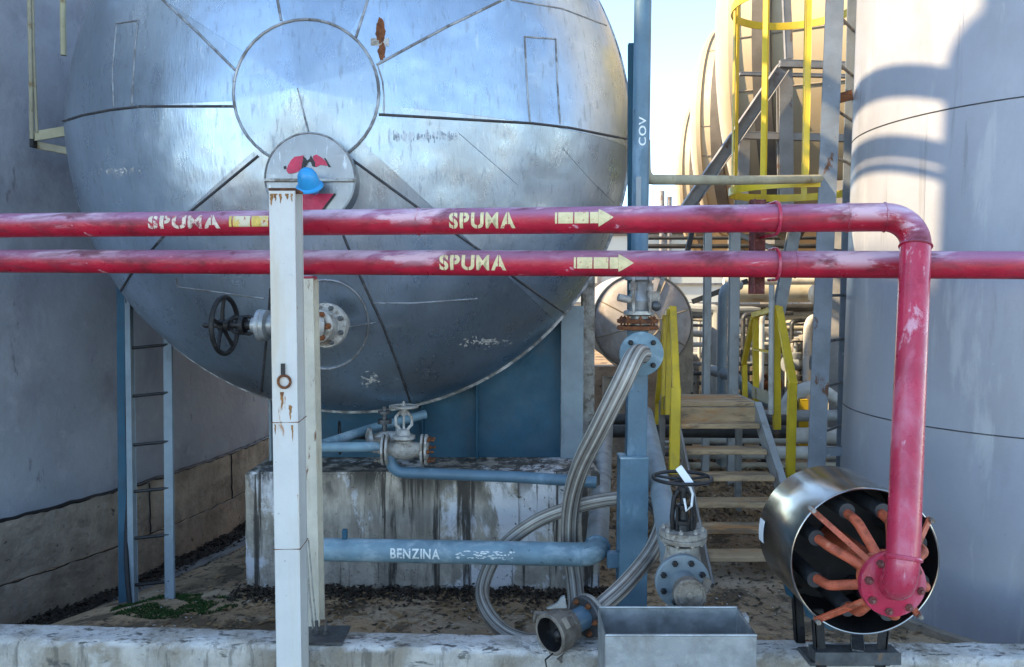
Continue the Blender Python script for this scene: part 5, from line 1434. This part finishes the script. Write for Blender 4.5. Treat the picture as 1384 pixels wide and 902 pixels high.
def f2(r):
    an = R_(r.uniform(-30, -2)); k = abs(r.gauss(0, .16)); p = LC + V((math.cos(an), math.sin(an), 0)) * (LR + .06 + k); return p.x, p.y, .02 + max(0, .05 - k * .25) * r.random()
heap('dark_litter', 'debris_dark', 5200, 32, f2, (.010, .035))
def f3(r):
    x, y = r.uniform(.9, 3.2), r.uniform(6.9, 10.0); return x, y, .03 * r.random()
heap('leaf_litter', 'leaf_litter', 3000, 33, f3, (.012, .04))
rnd = random.Random(4); b = MB(); mc = P(238, 846, 5.35)
for i in range(7000):
    a = rnd.uniform(0, 6.28); r = math.sqrt(rnd.random()); x = mc.x + r * .42 * math.cos(a); y = mc.y + r * .22 * math.sin(a)
    if noise.noise(V((x * 6, y * 6, 2))) < -.15: continue
    h = rnd.uniform(.004, .016); d = V((rnd.gauss(0, .012), rnd.gauss(0, .012), 0)); c = V((x, y, gz(x, y))); w = V((rnd.uniform(-1, 1), rnd.uniform(-1, 1), 0)) * .007
    b.bm.faces.new([b.bm.verts.new(q) for q in (c - w, c + w, c + d + V((0, 0, h)))])
tag(b.obj('moss', 'moss'), kind='stuff')

for i, (p, q, w, lab) in enumerate(((P(1040, 868, 3.95), P(1110, 850, 4.1), .05, 'short dark scrap bar lying on the ground between bin and drum'), (P(1062, 845, 4.3), P(1080, 880, 4.0), .035, 'dark flat scrap piece propped left of the drum stand'), (P(1030, 850, 4.5), P(1095, 838, 4.7), .04, 'rusty scrap bar farther back left of the drum'))):
    b = MB(); b.bar(p, q, w, .03); z0 = gz(p.x, p.y) + .02; zmin = min(p.z, q.z); tag(b.obj('scrap_bar', ('steel_dark', 'black_iron', 'rust')[i], org=p), lab, 'scrap bar'); bpy.context.view_layer.update()
    o = COL.objects['scrap_bar' if i == 0 else 'scrap_bar.%03d' % i]; o.location.z += z0 - zmin
# =================================================================== LIGHT, WORLD, CAMERA
AZ = V((-.985, -.17, 0)).normalized(); EL = R_(38)
sd = (AZ * math.cos(EL) + V((0, 0, math.sin(EL)))).normalized()
sun = bpy.data.lights.new('sun', 'SUN'); sun.energy = 2.3; sun.angle = R_(.5); sun.color = (1.0, .77, .47)
so = bpy.data.objects.new('sun', sun); COL.objects.link(so); so.rotation_euler = (-sd).to_track_quat('-Z', 'Y').to_euler(); so.location = (-20, -5, 20)
w = bpy.data.worlds.new('World'); SC.world = w; w.use_nodes = True; nt = w.node_tree
sky = nt.nodes.new('ShaderNodeTexSky'); sky.sky_type = 'NISHITA'; sky.sun_disc = False; sky.sun_elevation = EL
sky.sun_rotation = math.atan2(AZ.x, AZ.y); sky.air_density = 1.0; sky.dust_density = .0; sky.ozone_density = 3.0; sky.altitude = 4500
bg = nt.nodes['Background']; bg.inputs['Strength'].default_value = .15
nt.links.new(mixrgb(nt, 1.0, sky.outputs[0], (1.22, 1.06, .83), 'MULTIPLY'), bg.inputs['Color'])
cam = bpy.data.cameras.new('camera'); co = bpy.data.objects.new('camera', cam); COL.objects.link(co)
co.location = (0, 0, EYE); co.rotation_euler = (math.pi / 2 - TH, 0, 0); cam.sensor_width = 36; cam.lens = 36 * F / 1384; cam.clip_start = .05; cam.clip_end = 3000
SC.camera = co
SC.render.engine = 'CYCLES'
SC.view_settings.view_transform = 'Standard'; SC.view_settings.look = 'None'; SC.view_settings.exposure = 2.4; SC.view_settings.gamma = 1
